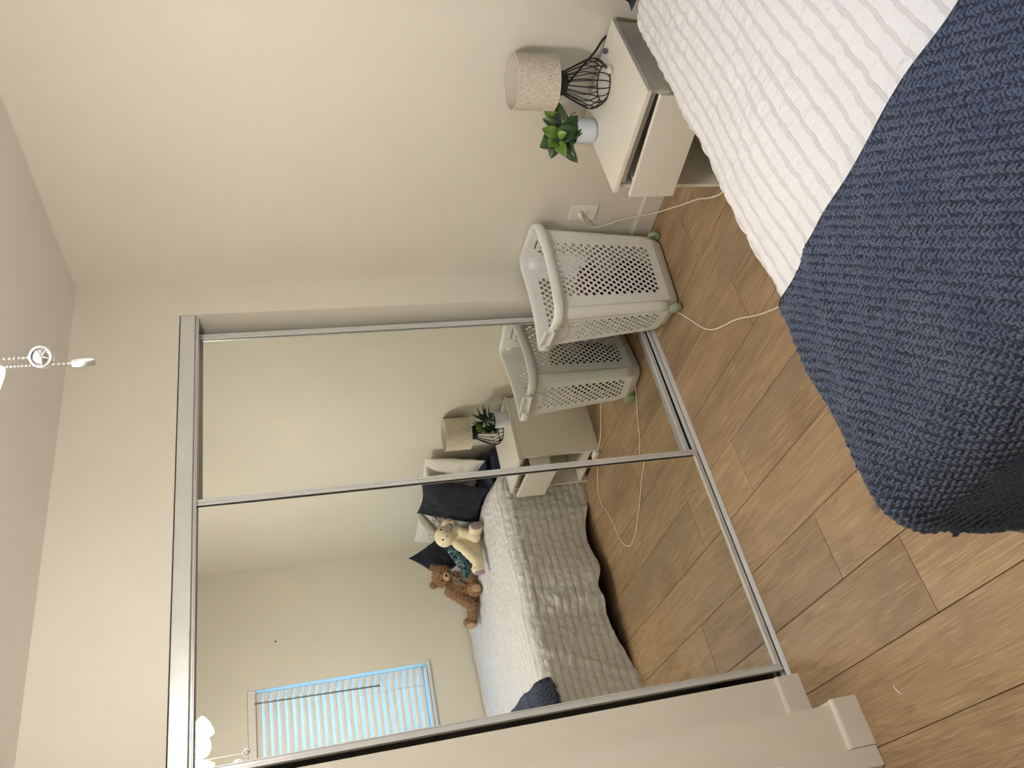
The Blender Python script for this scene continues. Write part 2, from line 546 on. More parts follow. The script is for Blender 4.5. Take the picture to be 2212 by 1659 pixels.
for k, c in (('cloth_black', (14, 13, 18)), ('cloth_navy', (24, 26, 44)), ('cloth_wine', (82, 36, 40)), ('cloth_grey', (150, 142, 134)), ('cloth_rose', (150, 104, 100))):
    M[k] = basic(k, srgb(*c), 0.9, 0.2, 12, 0.4, 60)

# ------------------------------------------------------------------ room shell
H = 2.44
XW = -3.02          # far left wall
YO = -2.84          # window wall
XR, XL = -0.163, -1.946   # closet opening
ZT = 2.0445         # closet opening top
XJ, YJ = -2.105, -0.263   # wall jut
TH = 0.13

floor = struct(MB().box(XW - .1, 0.1, YO - .1, 0.75, -0.08, -0.004).build('floor', 'gap'), 'wood-look plank floor')
# planks: rows run along Y, seams at X = -0.88 + k*0.228
plank_w = 0.228
lengths = {}
plank_cache = {}
def plank(x0, x1, y0, y1):
    g = 0.0009
    w = x1 - x0 - 2 * g; l = y1 - y0 - 2 * g
    key = (round(w, 3), round(l, 3))
    if key not in plank_cache:
        plank_cache[key] = MB().box(-w / 2, w / 2, -l / 2, l / 2, -0.010, 0.0, 0.0014).mesh('plank')
    o = bpy.data.objects.new('plank', plank_cache[key]); COL.objects.link(o)
    if not plank_cache[key].materials: plank_cache[key].materials.append(M['plank'])
    o.parent = floor
    o.location = ((x0 + x1) / 2, (y0 + y1) / 2, 0)
fixed = {-4: -0.47, -5: -0.783, -2: -0.20, -3: -1.25, -6: -1.45, -1: -1.05, 0: -0.62, 1: -1.15, 2: -0.50, 3: -1.0, -7: -1.28, -8: -0.9, -9: -0.4}
k = 3
while True:
    x1 = min(-0.88 + 1.0 * k * plank_w + plank_w, 0.0); x0 = max(-0.88 + k * plank_w, XW)
    if x1 <= XW + 0.001: break
    if x0 < x1 - 0.002:
        j = fixed.get(k, -1.1)
        cuts = [YO, 0.70]
        y = j
        while y > YO + 0.05: cuts.append(y); y -= 1.52
        y = j + 1.52
        while y < 0.65: cuts.append(y); y += 1.52
        cuts.sort()
        for a, b in zip(cuts[:-1], cuts[1:]):
            if b - a > 0.02: plank(x0, x1, a, b)
    k -= 1

ceiling = struct(MB().box(XW - .1, 0.1, YO - .1, 0.75, H, H + .08).build('ceiling', 'ceiling'), 'off-white painted ceiling')
struct(MB().box(0, TH, YO - .1, 0.75, 0, H).build('wall_right', 'wall'), 'cream painted wall behind the nightstand')
wb_ = MB()
wb_.box(XR, 0, 0, 0.14, 0, H)                       # beside the closet, towards the corner
wb_.box(XL, XR, 0, 0.14, ZT, H)                     # above the closet
wb_.box(XJ - .05, XL, 0, 0.14, 0, H)                # left of the closet
struct(wb_.build('wall_back', 'wall'), 'cream painted wall around the mirrored closet')
struct(MB().box(-2.31, XJ, YJ, 0.14, 0, H).box(-3.02, -2.31, YJ, 0.14, 2.06, H).build('wall_alcove', 'wall'), 'short cream wall jutting out beside the doorway')
struct(MB().box(XW - TH, XW, YO - .1, 0.75, 0, H).build('wall_left', 'wall'), 'cream painted wall behind the camera')
struct(MB().box(XL - .35, 0, 0.70, 0.75, 0, H).box(XL - .35, XL - .30, 0.14, 0.70, 0, H).build('wall_closet', 'jamb'), 'inside walls of the closet')
# window wall with an opening
WX0, WX1, WZ0, WZ1 = -1.76, -0.835, 0.885, 2.065
ww = MB()
ww.box(XW, WX0, YO - TH, YO, 0, H).box(WX1, 0, YO - TH, YO, 0, H)
ww.box(WX0, WX1, YO - TH, YO, 0, WZ0).box(WX0, WX1, YO - TH, YO, WZ1, H)
struct(ww.build('wall_front', 'wall'), 'cream painted wall with the window')

def baseboard(name, poly_axis, a, b, fx):
    """fx(d, z) -> point offsets; simple board with a rounded top edge"""
    prof = [(0, 0), (0.0135, 0), (0.0135, 0.080), (0.0105, 0.0865), (0.0, 0.0885)]
    m = MB()
    vs = [fx(d, z, a) for d, z in prof] + [fx(d, z, b) for d, z in prof]
    n = len(prof)
    fs = [tuple(range(n)), tuple(range(n, 2 * n))[::-1]] + [(i, n + i, n + (i + 1) % n, (i + 1) % n) for i in range(n)]
    m.add(vs, fs)
    return struct(m.build(name, 'trim'))
baseboard('baseboard_right', 'y', YO, 0.0, lambda d, z, t: (-d, t, z))
baseboard('baseboard_back', 'x', XR, 0.0, lambda d, z, t: (t, -d, z))
baseboard('baseboard_closet', 'x', XJ, XL, lambda d, z, t: (t, -d, z))
bb = baseboard('baseboard_alcove', 'x', -2.237, XJ + 0.0135, lambda d, z, t: (t, YJ - d, z))
bb2 = baseboard('baseboard_return', 'y', YJ, -0.0135, lambda d, z, t: (XJ + d, t, z))
baseboard('baseboard_front', 'x', XW, 0.0, lambda d, z, t: (t, YO + d, z))
struct(MB().box(-2.296, -2.2385, YJ - .0145, YJ, 0.001, 2.12, 0.002).box(-3.0, -2.2385, YJ - .0145, YJ, 2.062, 2.12, 0.002).build('trim_1', 'trim'), 'white door casing')
struct(MB().box(-3.0, -2.312, YJ + .045, YJ + .08, 0.012, 2.055, 0.002).build('door_3', 'trim'), 'white room door beside the jutting wall')

# ------------------------------------------------------------------ closet: header, tracks, mirrored sliding doors
t2 = MB().box(XL + .002, XR - .002, 0.002, 0.010, 1.986, 2.0405, 0.001)
t2.box(XL + .002, XR - .002, 0.010, 0.118, 2.036, 2.0405)
for y in (0.064, 0.116): t2.box(XL + .002, XR - .002, y - .002, y, 1.990, 2.036)
for y in (0.020, 0.0245): t2.box(XL + .002, XR - .002, y, y + .002, 1.978 if y < .022 else 1.974, 2.036)
struct(t2.build('trim_2', 'alu'), 'brushed aluminium header above the mirrored closet doors')
tr = MB()
tr.box(XL + .001, XR - .001, 0.024, 0.128, 0.0, 0.004)
tr.prism([(0.024, .004), (0.031, .016), (0.035, .016), (0.037, .004)], 'x', XL + .001, XR - .001)
tr.prism([(0.040, .004), (0.043, .011), (0.0455, .011), (0.048, .004)], 'x', XL + .001, XR - .001)
tr.prism([(0.062, .004), (0.066, .014), (0.078, .014), (0.082, .004)], 'x', XL + .001, XR - .001)
tr.prism([(0.114, .004), (0.118, .012), (0.128, .012), (0.128, .004)], 'x', XL + .001, XR - .001)
track = struct(tr.build('trim_3', 'alu'), 'aluminium floor track of the closet doors')
MB().box(XL + .001, XR - .001, 0.0485, 0.0615, 0.0042, 0.0048).box(XL + .001, XR - .001, 0.0825, 0.1135, 0.0042, 0.0048).build('track_slot', 'alu_dark', track)

def mirror_door(name, x0, x1, yf, label, rotz=0.0):
    """sliding door; yf = face of the mirror"""
    xc = (x0 + x1) / 2
    root = bpy.data.objects.new(name, None); COL.objects.link(root)
    root.location = (xc, yf, 0); root.rotation_euler = (0, 0, rotz)
    struct(root, label)
    w = (x1 - x0) / 2
    z0, z1 = 0.016, 2.0
    def part(nm, mb, mt):
        o = link(nm, mb.mesh(nm), mt); o.parent = root; return o
    part('mirror_pane', MB().box(-w + .012, w - .012, 0.0, 0.004, z0 + .012, z1 - .01), 'mirror')
    part('backing', MB().box(-w + .006, w - .006, 0.005, 0.010, z0 + .008, z1 - .006), 'white_lam')
    for sx in (-1, 1):
        m = MB()
        a = sx * w; b = sx * (w - .023)
        m.box(a, a - sx * .0085, -0.012, 0.016, z0, z1, .0012)
        m.box(a - sx * .0080, b, -0.0075, -0.0005, z0, z1, .0008)
        m.box(b + sx * .004, b, -0.0105, -0.0005, z0, z1, .0008)
        part('stile', m, 'alu')
    part('rail', MB().box(-w + .021, w - .021, -0.007, -0.0005, z0, z0 + .018, .001).box(-w + .021, w - .021, -.0095, -.0005, z0 + .0145, z0 + .0185, .0008), 'alu')
    part('rail', MB().box(-w + .021, w - .021, -0.007, -0.0005, z1 - .02, z1, .001), 'alu')
    return root
mirror_door('door_1', -1.9150, -0.998, 0.050, 'front mirrored sliding closet door reflecting the bed and window')
mirror_door('door_2', -1.075, -0.2035, 0.097, 'rear mirrored sliding closet door beside the laundry basket', math.radians(-0.85))

# ------------------------------------------------------------------ window and blind
win = bpy.data.objects.new('window_1', None); COL.objects.link(win); win.location = ((WX0 + WX1) / 2, YO, WZ0)
struct(win, 'window with closed white horizontal blinds')
def wpart(nm, mb, mt):
    o = link(nm, mb.mesh(nm), mt); o.parent = win; o.matrix_parent_inverse = Matrix.Translation(-win.location); return o
f = MB()
yb0, yb1 = YO - .118, YO - .078
f.box(WX0, WX0 + .045, yb0, yb1, WZ0, WZ1).box(WX1 - .045, WX1, yb0, yb1, WZ0, WZ1)
f.box(WX0 + .045, WX1 - .045, yb0, yb1, WZ0, WZ0 + .045).box(WX0 + .045, WX1 - .045, yb0, yb1, WZ1 - .045, WZ1)
f.box((WX0 + WX1) / 2 - .02, (WX0 + WX1) / 2 + .02, yb0 + .004, yb1 - .004, WZ0 + .045, WZ1 - .045)
wpart('window_frame', f, 'window_frame')
for a, b in ((WX0 + .045, (WX0 + WX1) / 2 - .02), ((WX0 + WX1) / 2 + .02, WX1 - .045)):
    wpart('pane', MB().box(a, b, YO - .100, YO - .096, WZ0 + .045, WZ1 - .045), 'glass')
wpart('window_sill', MB().box(WX0 - .012, WX1 + .012, YO - .078, YO + .014, WZ0 - .016, WZ0 + .002, .003), 'window_frame')

bl = thing('window_blind', 'white horizontal slat blind closed over the window', 'blind', ((WX0 + WX1) / 2, YO - .03, WZ0))
SX0, SX1 = WX0 + .018, WX1 - .020
MB().box(WX0 + .004, WX1 - .002, YO - .058, YO + .004, WZ1 - .050, WZ1 - .002, .003).build('headrail', 'slat', bl)
slat_n = 23
pitch_ = (WZ1 - .05 - WZ0 - .035) / slat_n
L = SX1 - SX0
prof = [(-.0245, -.0012), (-.012, .0012), (0, .0018), (.012, .0012), (.0245, -.0012), (.0245, .0006), (.012, .003), (0, .0036), (-.012, .003), (-.0245, .0006)]
slat_me = MB().prism(prof, 'x', -L / 2, L / 2).mesh('slat')
slat_me.materials.append(M['slat'])
for i in range(slat_n):
    o = bpy.data.objects.new('slat', slat_me); COL.objects.link(o); o.parent = bl
    o.matrix_parent_inverse = Matrix.Translation(-bl.location)
    o.location = ((SX0 + SX1) / 2, YO - .030, WZ0 + .042 + pitch_ * (i + .5))
    o.rotation_euler = (math.radians(-(64 + (2.5 if i > 17 else 0) + 1.2 * math.sin(i * 2.1))), 0, 0)
MB().box(SX0, SX1, YO - .048, YO - .012, WZ0 + .006, WZ0 + .026, .004).build('bottom_rail', 'slat', bl)
for xx in (SX0 + .12, SX1 - .12):
    c = MB()
    c.tube([(xx, YO - .0155, WZ1 - .05), (xx, YO - .0155, WZ0 + .02)], .0010, 5)
    c.tube([(xx + .006, YO - .044, WZ1 - .05), (xx + .006, YO - .044, WZ0 + .02)], .0010, 5)
    c.build('ladder_cord', 'slat', bl)
wd = MB().tube([(SX1 - .070, YO + .010, WZ1 - .045), (SX1 - .072, YO + .012, WZ1 - .10), (SX1 - .085, YO + .012, 1.22)], .0042, 8)
wd.build('tilt_wand', 'wand', bl)
# ------------------------------------------------------------------ laundry basket
def make_basket():
    th = math.radians(-9.0)
    root = thing('laundry_basket', 'tall white perforated plastic laundry basket on green wheels beside the mirror', 'basket', (-0.268, -0.190, 0.0))
    root.rotation_euler = (0, 0, th)
    bot = (0.190, 0.106); top = (0.227, 0.137)
    zb, zt = 0.052, 0.561
    rc0, rc1 = 0.034, 0.040
    def outline(t):
        return bot[0] + (top[0] - bot[0]) * t, bot[1] + (top[1] - bot[1]) * t, rc0 + (rc1 - rc0) * t
    def zz(t): return zb + (zt - zb) * t
    mb = MB()
    row_h = 0.0175
    nrow = int((zt - zb) / row_h)
    dt = 1.0 / nrow
    # four flat walls; each given by its two corner-tangent points as function of t
    def walls(t):
        hx, hy, r = outline(t)
        return [((-hx + r, -hy), (hx - r, -hy)), ((hx, -hy + r), (hx, hy - r)), ((hx - r, hy), (-hx + r, hy)), ((-hx, hy - r), (-hx, -hy + r))]
    def P(w, s, t):
        a, b = walls(t)[w]
        return Vector((a[0] + (b[0] - a[0]) * s, a[1] + (b[1] - a[1]) * s, zz(t)))
    for w in range(4):
        width = (P(w, 1, .5) - P(w, 0, .5)).length
        nc = max(4, int(round(width / 0.0262)))
        for i in range(nrow):
            t0, t1 = i * dt, (i + 1) * dt
            z = zz((t0 + t1) / 2)
            off = 0.5 if i % 2 else 0.0
            edges = [0.0] + [(j + off) / nc for j in range(0 if off else 1, nc)] + [1.0]
            edges = sorted(set(round(e, 6) for e in edges))
            for a, b in zip(edges[:-1], edges[1:]):
                full = abs((b - a) * nc - 1) < .01
                mg = (1.4 if w in (0, 2) else .5) / nc
                inner = a > mg - 1e-4 and b < 1 - mg + 1e-4
                if w in (1, 3) and z > 0.535 and z < 0.572 and (a + b) / 2 > .26 and (a + b) / 2 < .74:
                    continue      # hand hole
                hole = full and inner and 0.088 < z < 0.518
                if not hole:
                    mb.add([P(w, a, t0), P(w, b, t0), P(w, b, t1), P(w, a, t1)], [(0, 1, 2, 3)])
                    continue
                c = (a + b) / 2; tc = (t0 + t1) / 2
                out = [(a, t0), (c, t0), (b, t0), (b, tc), (b, t1), (c, t1), (a, t1), (a, tc)]
                rs = 0.0083 / width; rt = 0.0083 / (zt - zb)
                vs = [P(w, s_, t_) for s_, t_ in out]
                for q in range(8):
                    an = math.radians(-135 + 45 * q)
                    vs.append(P(w, c + rs * math.cos(an), tc + rt * math.sin(an)))
                fs = [(q, (q + 1) % 8, 8 + (q + 1) % 8, 8 + q) for q in range(8)]
                mb.add(vs, fs)
    # rounded corners
    def corner(q, k, n, t):
        hx, hy, r = outline(t)
        c = [(hx - r, -hy + r), (hx - r, hy - r), (-hx + r, hy - r), (-hx + r, -hy + r)][q]
        an = math.radians(-90 + 90 * q + 90 * k / n)
        return Vector((c[0] + r * math.cos(an), c[1] + r * math.sin(an), zz(t)))
    for q in range(4):
        n = 6
        ts = [i / 10 for i in range(11)]
        vs = [corner(q, k, n, t) for t in ts for k in range(n + 1)]
        fs = [(i * (n + 1) + k, i * (n + 1) + k + 1, (i + 1) * (n + 1) + k + 1, (i + 1) * (n + 1) + k) for i in range(10) for k in range(n)]
        mb.add(vs, fs, True)
    def part(nm, m, mt):
        o = link(nm, m.mesh(nm), mt); o.parent = root; return o
    body = part('body', mb, 'basket')
    bm = bmesh.new(); bm.from_mesh(body.data)
    bmesh.ops.remove_doubles(bm, verts=bm.verts, dist=1e-5)
    bm.to_mesh(body.data); bm.free()
    md = body.modifiers.new('wall', 'SOLIDIFY'); md.thickness = 0.0024; md.offset = -1
    # outline loop at given expansion
    def loop(hx, hy, r, n=8):
        out = []
        for q in range(4):
            c = [(hx - r, -hy + r), (hx - r, hy - r), (-hx + r, hy - r), (-hx + r, -hy + r)][q]
            for k in range(n + 1):
                an = math.radians(-90 + 90 * q + 90 * k / n)
                out.append((c[0] + r * math.cos(an), c[1] + r * math.sin(an)))
            # points along the following straight
            nx = [(hx, 0), (0, hy), (-hx, 0), (0, -hy)][q]
            a = out[-1]
            c2 = [(hx - r, hy - r), (-hx + r, hy - r), (-hx + r, -hy + r), (hx - r, -hy + r)][q]
            an = math.radians(0 + 90 * q)
            b = (c2[0] + r * math.cos(an), c2[1] + r * math.sin(an))
            for k in range(1, 10):
                out.append((a[0] + (b[0] - a[0]) * k / 10, a[1] + (b[1] - a[1]) * k / 10))
        return out
    hx, hy, r = outline(1.0)
    def rimz(x):
        e = min(1, abs(x) / (hx + .012))
        return 0.004 + 0.016 * e ** 2.2
    base = loop(hx, hy, r)
    prof = [(-.0005, -0.012, 0), (0.0, 0.0, 1), (0.002, 0.010, 1), (0.009, 0.0145, 1), (0.017, 0.0135, 1), (0.0215, 0.006, 1), (0.0235, -0.022, 1), (0.0210, -0.0235, 1), (0.0195, 0.002, 1), (0.012, 0.0095, 1), (0.004, 0.005, 1), (0.0025, -0.012, 0)]
    rb = MB()
    n = len(base)
    for (o, dz, f_) in prof:
        lp = loop(hx + o, hy + o, r + o)
        rb.v += [(x, y, zt + dz + (rimz(x) if f_ else 0)) for x, y in lp]
    for i in range(len(prof) - 1):
        for k_ in range(n):
            rb.f.append((i * n + k_, i * n + (k_ + 1) % n, (i + 1) * n + (k_ + 1) % n, (i + 1) * n + k_)); rb.smooth.append(True)
    part('rim', rb, 'basket')
    # base tray under the body
    sk = MB()
    pr = [(bot[0] - .001, bot[1] - .001, .033, zb + .004), (bot[0] - .004, bot[1] - .004, .033, zb - .004), (bot[0] - .016, bot[1] - .014, .04, 0.010), (bot[0] - .022, bot[1] - .02, .04, 0.006)]
    for a, b, c, z in pr:
        sk.v += [(x, y, z) for x, y in loop(a, b, c)]
    for i in range(len(pr) - 1):
        for k_ in range(n):
            sk.f.append((i * n + k_, i * n + (k_ + 1) % n, (i + 1) * n + (k_ + 1) % n, (i + 1) * n + k_)); sk.smooth.append(True)
    sk.f.append(tuple(range((len(pr) - 1) * n, len(pr) * n))); sk.smooth.append(False)
    sk.v += [(x, y, zb + .006) for x, y in loop(bot[0] - .003, bot[1] - .003, .033)]
    sk.f.append(tuple(range(len(pr) * n, (len(pr) + 1) * n))); sk.smooth.append(False)
    part('base', sk, 'basket')
    # two green wheels on the near long side
    for sx in (-1, 1):
        wv = MB()
        prof_w = [(0.0, 0.004), (0.015, 0.004), (0.019, 0.0), (0.0255, 0.0), (0.0270, 0.0015), (0.0270, 0.0185), (0.0255, 0.020), (0.0, 0.020)]
        wv.lathe(prof_w, 28)
        R = Matrix.Rotation(math.radians(-90 * sx), 4, 'Y')
        tr_ = Matrix.Translation((sx * 0.178, -bot[1] + .018, 0.0275))
        o = part('wheel', wv.xf(tr_ @ R @ Matrix.Rotation(math.pi, 4, 'X')), 'green')
    # broken handle bracket with bolts at the left end, plain grip at the other
    for sx in (-1,):
        hb = MB()
        x0 = sx * (top[0] + .020)
        hb.box(x0, x0 + sx * .010, -.060, -.050, zt + .012, zt + .052, .002)
        hb.box(x0, x0 + sx * .010, .050, .060, zt + .012, zt + .052, .002)
        hb.box(x0, x0 + sx * .010, -.060, .060, zt + .044, zt + .054, .002)
        hb.box(x0, x0 + sx * .010, -.060, .060, zt + .008, zt + .016, .002)
        part('handle_bracket', hb, 'basket')
        pl = MB()
        pw = [(-.05, 0), (.05, 0), (.046, -.03), (.03, -.045), (-.03, -.045), (-.046, -.03)]
        pl.prism([(y, zt - .012 + z) for y, z in pw], 'x', sx * (top[0] - .004), sx * (top[0] + .003))
        part('bracket_plate', pl, 'basket')
        for yy in (-.064, .064):
            part('bolt', MB().lathe([(0, .006), (.005, .0055), (.0058, .003), (.0058, 0), (.0, 0)], 12).xf(Matrix.Translation((x0 + sx * .004, yy, zt + .016)) @ Matrix.Rotation(math.radians(90 * sx), 4, 'Y')), 'steel')
    return root, th
basket, basket_th = make_basket()

def garment(name, label, mt, c, r, seed, rot):
    rng = random.Random(seed)
    nu, nv = 40, 26
    P = np.zeros((nu, nv, 3))
    for i in range(nu):
        for j in range(nv):
            a = 2 * math.pi * i / (nu - 1); t = math.pi * j / (nv - 1)
            d = Vector((math.sin(t) * math.cos(a), math.sin(t) * math.sin(a), math.cos(t)))
            P[i, j] = d
    nz = vnoise(P[..., 0] * 3 + P[..., 2] * 2 + 9, P[..., 1] * 3 - P[..., 2] * 2 + 9, seed) + .5 * vnoise(P[..., 0] * 7 + 30, P[..., 1] * 7 + P[..., 2] * 6 + 30, seed + 1)
    P = np.sign(P) * np.abs(P) ** 0.8 * np.array(r) * (0.78 + 0.32 * nz[..., None])
    P[-1] = P[0]
    cs, sn = math.cos(rot), math.sin(rot)
    X = P[..., 0] * cs - P[..., 1] * sn; Y = P[..., 0] * sn + P[..., 1] * cs
    P[..., 0] = X + c[0]; P[..., 1] = Y + c[1]; P[..., 2] += c[2]
    o = link(name, grid_mesh(name, P), mt)
    tag(o, label, 'clothing', 'laundry in the basket')
    return o
bc, bs_ = math.cos(basket_th), math.sin(basket_th)
def bpos(x, y, z): return (-0.268 + x * bc - y * bs_, -0.190 + x * bs_ + y * bc, z)
garment('garment', 'black crumpled clothes filling the bottom of the laundry basket', 'cloth_black', bpos(-.03, 0, .155), (.135, .078, .085), 3, basket_th)
garment('garment', 'dark navy clothes on the near left in the laundry basket', 'cloth_navy', bpos(-.085, -.01, .275), (.08, .070, .055), 5, basket_th)
garment('garment', 'grey cloth seen through holes on the right of the laundry basket', 'cloth_grey', bpos(.105, 0, .27), (.070, .068, .055), 8, basket_th)
garment('garment', 'wine red cloth on top of the pile in the laundry basket', 'cloth_wine', bpos(.01, 0, .352), (.085, .066, .04), 12, basket_th)

# ------------------------------------------------------------------ outlet, cords
ol = thing('wall_outlet', 'white duplex wall outlet between basket and nightstand', 'outlet', (0, -.372, .35))
OY, OZ = -.372, .35
MB().box(-.0070, -.0002, OY - .041, OY + .041, OZ - .062, OZ + .062, .0025).build('cover_plate', 'outlet', ol)
for k_, dz in enumerate((.0195, -.0195)):
    fc = MB()
    poly = []
    for q in range(24):
        an = 2 * math.pi * q / 24
        poly.append((OY + max(-.0165, min(.0165, .0175 * math.cos(an) * 1.06)), OZ + dz + max(-.0135, min(.0135, .0175 * math.sin(an)))))
    fc.prism(poly, 'x', -.0085, -.0060)
    face = fc.build('socket', 'outlet', ol)
    sl = MB()
    sl.box(-.0088, -.0084, OY - .0078, OY - .0058, OZ + dz - .001, OZ + dz + .007)
    sl.box(-.0088, -.0084, OY + .0056, OY + .0074, OZ + dz - .001, OZ + dz + .006)
    sl.build('slots', 'slot', face)
    MB().lathe([(0, .0004), (.0026, .0004), (.0026, 0)], 12).xf(Matrix.Translation((-.0084, OY, OZ + dz - .0078)) @ Matrix.Rotation(math.radians(-90), 4, 'Y')).build('ground_hole', 'slot', face)

pw = thing('extension_cord', 'cream extension cord plugged into the wall outlet running under the bed', 'cord', (-.012, -.372, 0))
cp = catmull([(-.030, OY + .010, OZ + .012), (-.036, -.338, .345), (-.032, -.309, .300), (-.024, -.312, .24), (-.020, -.338, .165), (-.020, -.356, .095), (-.022, -.372, .04), (-.038, -.400, .006), (-.104, -.478, .004), (-.186, -.576, .004), (-.261, -.667, .004), (-.318, -.722, .004), (-.374, -.792, .004), (-.405, -.868, .010)], 8)
MB().tube(cp, .0034, 8).build('cable', 'cord', pw)
MB().tube([(-.008, OY, OZ + .0195), (-.018, OY + .001, OZ + .0195), (-.026, OY + .004, OZ + .0175), (-.031, OY + .012, OZ + .011), (-.034, OY + .022, OZ + .002)], [.0125, .0125, .0105, .0065, .004], 14).build('plug', 'cord', pw)
MB().box(-.430, -.398, -.935, -.862, .002, .030, .005).build('socket_block', 'outlet', pw)

ch = thing('charging_cable', 'thin cream charging cable looped on the floor in front of the bed', 'cable', (-.7, -.6, 0))
cc = catmull([(-.445, -.200, .004), (-.50, -.238, .003), (-.556, -.274, .003), (-.654, -.335, .003), (-.712, -.395, .003), (-.757, -.475, .003), (-.797, -.555, .003), (-.884, -.683, .003), (-.955, -.82, .003), (-.972, -.92, .003), (-.945, -.99, .003), (-.885, -1.035, .003), (-.80, -1.058, .003), (-.73, -1.078, .003), (-.665, -1.115, .003), (-.60, -1.145, .003), (-.53, -1.132, .003), (-.455, -1.06, .003), (-.416, -.94, .012)], 8)
MB().tube(cc, .0028, 7).build('cable', 'cord', ch)
MB().tube([(-.424, -.186, .0052), (-.440, -.197, .0052), (-.447, -.2015, .0048), (-.458, -.209, .004)], [.0050, .0052, .0040, .0025], 10).build('connector', 'white_plastic', ch)

# ------------------------------------------------------------------ nightstand
NX0, NX1, NY0, NY1, NZ = -.018, -.430, -1.262, -.850, .475
ns = thing('nightstand', 'white nightstand with a crooked half open drawer beside the bed', 'nightstand', ((NX0 + NX1) / 2, (NY0 + NY1) / 2, 0))
MB().box(NX1, NX0, NY0, NY1, NZ - .016, NZ, .0012).build('top', 'white_lam', ns)
for y0, y1 in ((NY0 + .008, NY0 + .022), (NY1 - .022, NY1 - .008)):
    MB().box(NX1 + .018, NX0 - .004, y0, y1, 0.001, NZ - .0165, .001).build('side_panel', 'white_lam', ns)
MB().box(NX0 - .016, NX0 - .008, NY0 + .0225, NY1 - .0225, .045, NZ - .017).build('back_panel', 'white_lam', ns)
MB().box(NX1 + .021, NX0 - .017, NY0 + .0225, NY1 - .0225, .045, .060, .001).build('bottom_shelf', 'white_lam', ns)
MB().box(NX1 + .026, NX1 + .040, NY0 + .0225, NY1 - .0225, NZ - .046, NZ - .0165, .001).build('apron', 'white_lam', ns)
dr = MB().box(-.009, .007, -.198, .198, .272, .437, .0012).xf(Matrix.Translation((-.458, -1.076, 0)) @ Matrix.Rotation(math.radians(2.6), 4, 'Z') @ Matrix.Rotation(math.radians(-1.2), 4, 'X'))
drawer = dr.build('drawer_front', 'white_lam', ns)
dxf = Matrix.Translation((-.462, -1.064, 0)) @ Matrix.Rotation(math.radians(0.6), 4, 'Z')
db = MB()
db.box(.010, .345, -.176, -.166, .290, .405).box(.010, .345, .166, .176, .290, .405).box(.337, .345, -.1655, .1655, .290, .405).box(.010, .345, -.1655, .1655, .290, .296).box(.010, .018, -.1655, .1655, .296, .405)
db.xf(dxf).build('drawer_box', 'white_lam', drawer)

# ------------------------------------------------------------------ table lamp
LX, LY = -.106, -1.068
lamp = thing('table_lamp', 'unlit table lamp with linen drum shade on black wire cage base', 'lamp', (LX, LY, NZ))
zs0, zs1, rs = .668, .814, .0945
nu = 64
P = np.zeros((nu + 1, 2, 3)); UV = np.zeros((nu + 1, 2, 2))
for i in range(nu + 1):
    a = 2 * math.pi * i / nu
    for j, z in enumerate((zs0, zs1)):
        P[i, j] = (LX + rs * math.cos(a), LY + rs * math.sin(a), z); UV[i, j] = (i / nu, j * .3)
sh = link('lamp_shade', grid_mesh('lamp_shade', P, uv=UV), 'linen', lamp)
MB().lathe([(rs - .0012, zs0), (rs - .0012, zs1)], 64, (LX, LY, 0)).build('shade_lining', 'shade_in', sh)
for z in (zs0, zs1):
    MB().tube([(LX + (rs - .0005) * math.cos(2 * math.pi * k_ / 48), LY + (rs - .0005) * math.sin(2 * math.pi * k_ / 48), z) for k_ in range(48)], .0016, 6, closed=True).build('shade_ring', 'shade_in', sh)
MB().lathe([(.038, .622), (.0415, .624), (.0415, .645), (.039, .648), (.012, .648), (.012, .622), (.038, .622)], 40, (LX, LY, 0)).build('collar', 'black_wire', lamp)
prof = catmull([(0.0400, 0, .625), (0.052, 0, .600), (0.068, 0, .567), (0.081, 0, .538), (0.0845, 0, .519), (0.077, 0, .496), (0.061, 0, .4785)], 4)
wire = MB().tube([(p.x, 0, p.z) for p in prof], .0020, 6).mesh('cage_wire'); wire.materials.append(M['black_wire'])
for k_ in range(20):
    o = bpy.data.objects.new('cage_wire', wire); COL.objects.link(o); o.parent = lamp
    o.matrix_parent_inverse = wmat(lamp).inverted()
    o.location = (LX, LY, 0); o.rotation_euler = (0, 0, 2 * math.pi * (k_ + .3) / 20)
MB().tube([(LX + .061 * math.cos(2 * math.pi * k_ / 40), LY + .061 * math.sin(2 * math.pi * k_ / 40), NZ + .0021) for k_ in range(40)], .002, 6, closed=True).build('cage_ring', 'black_wire', lamp)
MB().lathe([(.0, .618), (.012, .619), (.015, .690), (.0, .692)], 16, (LX, LY, 0)).build('socket', 'black_wire', lamp)
MB().lathe([(.012, .690), (.014, .704), (.029, .735), (.031, .750), (.027, .768), (.014, .780), (.0, .782)], 20, (LX, LY, 0)).build('bulb', 'bulb', lamp)
MB().tube(catmull([(LX - .004, LY, .612), (LX + .026, LY - .040, .568), (-.042, -1.148, .515), (-.0125, -1.188, .478), (-.0085, -1.194, .44), (-.008, -1.198, .30)], 6), .0040, 8).build('lamp_cord', 'black_wire', lamp)

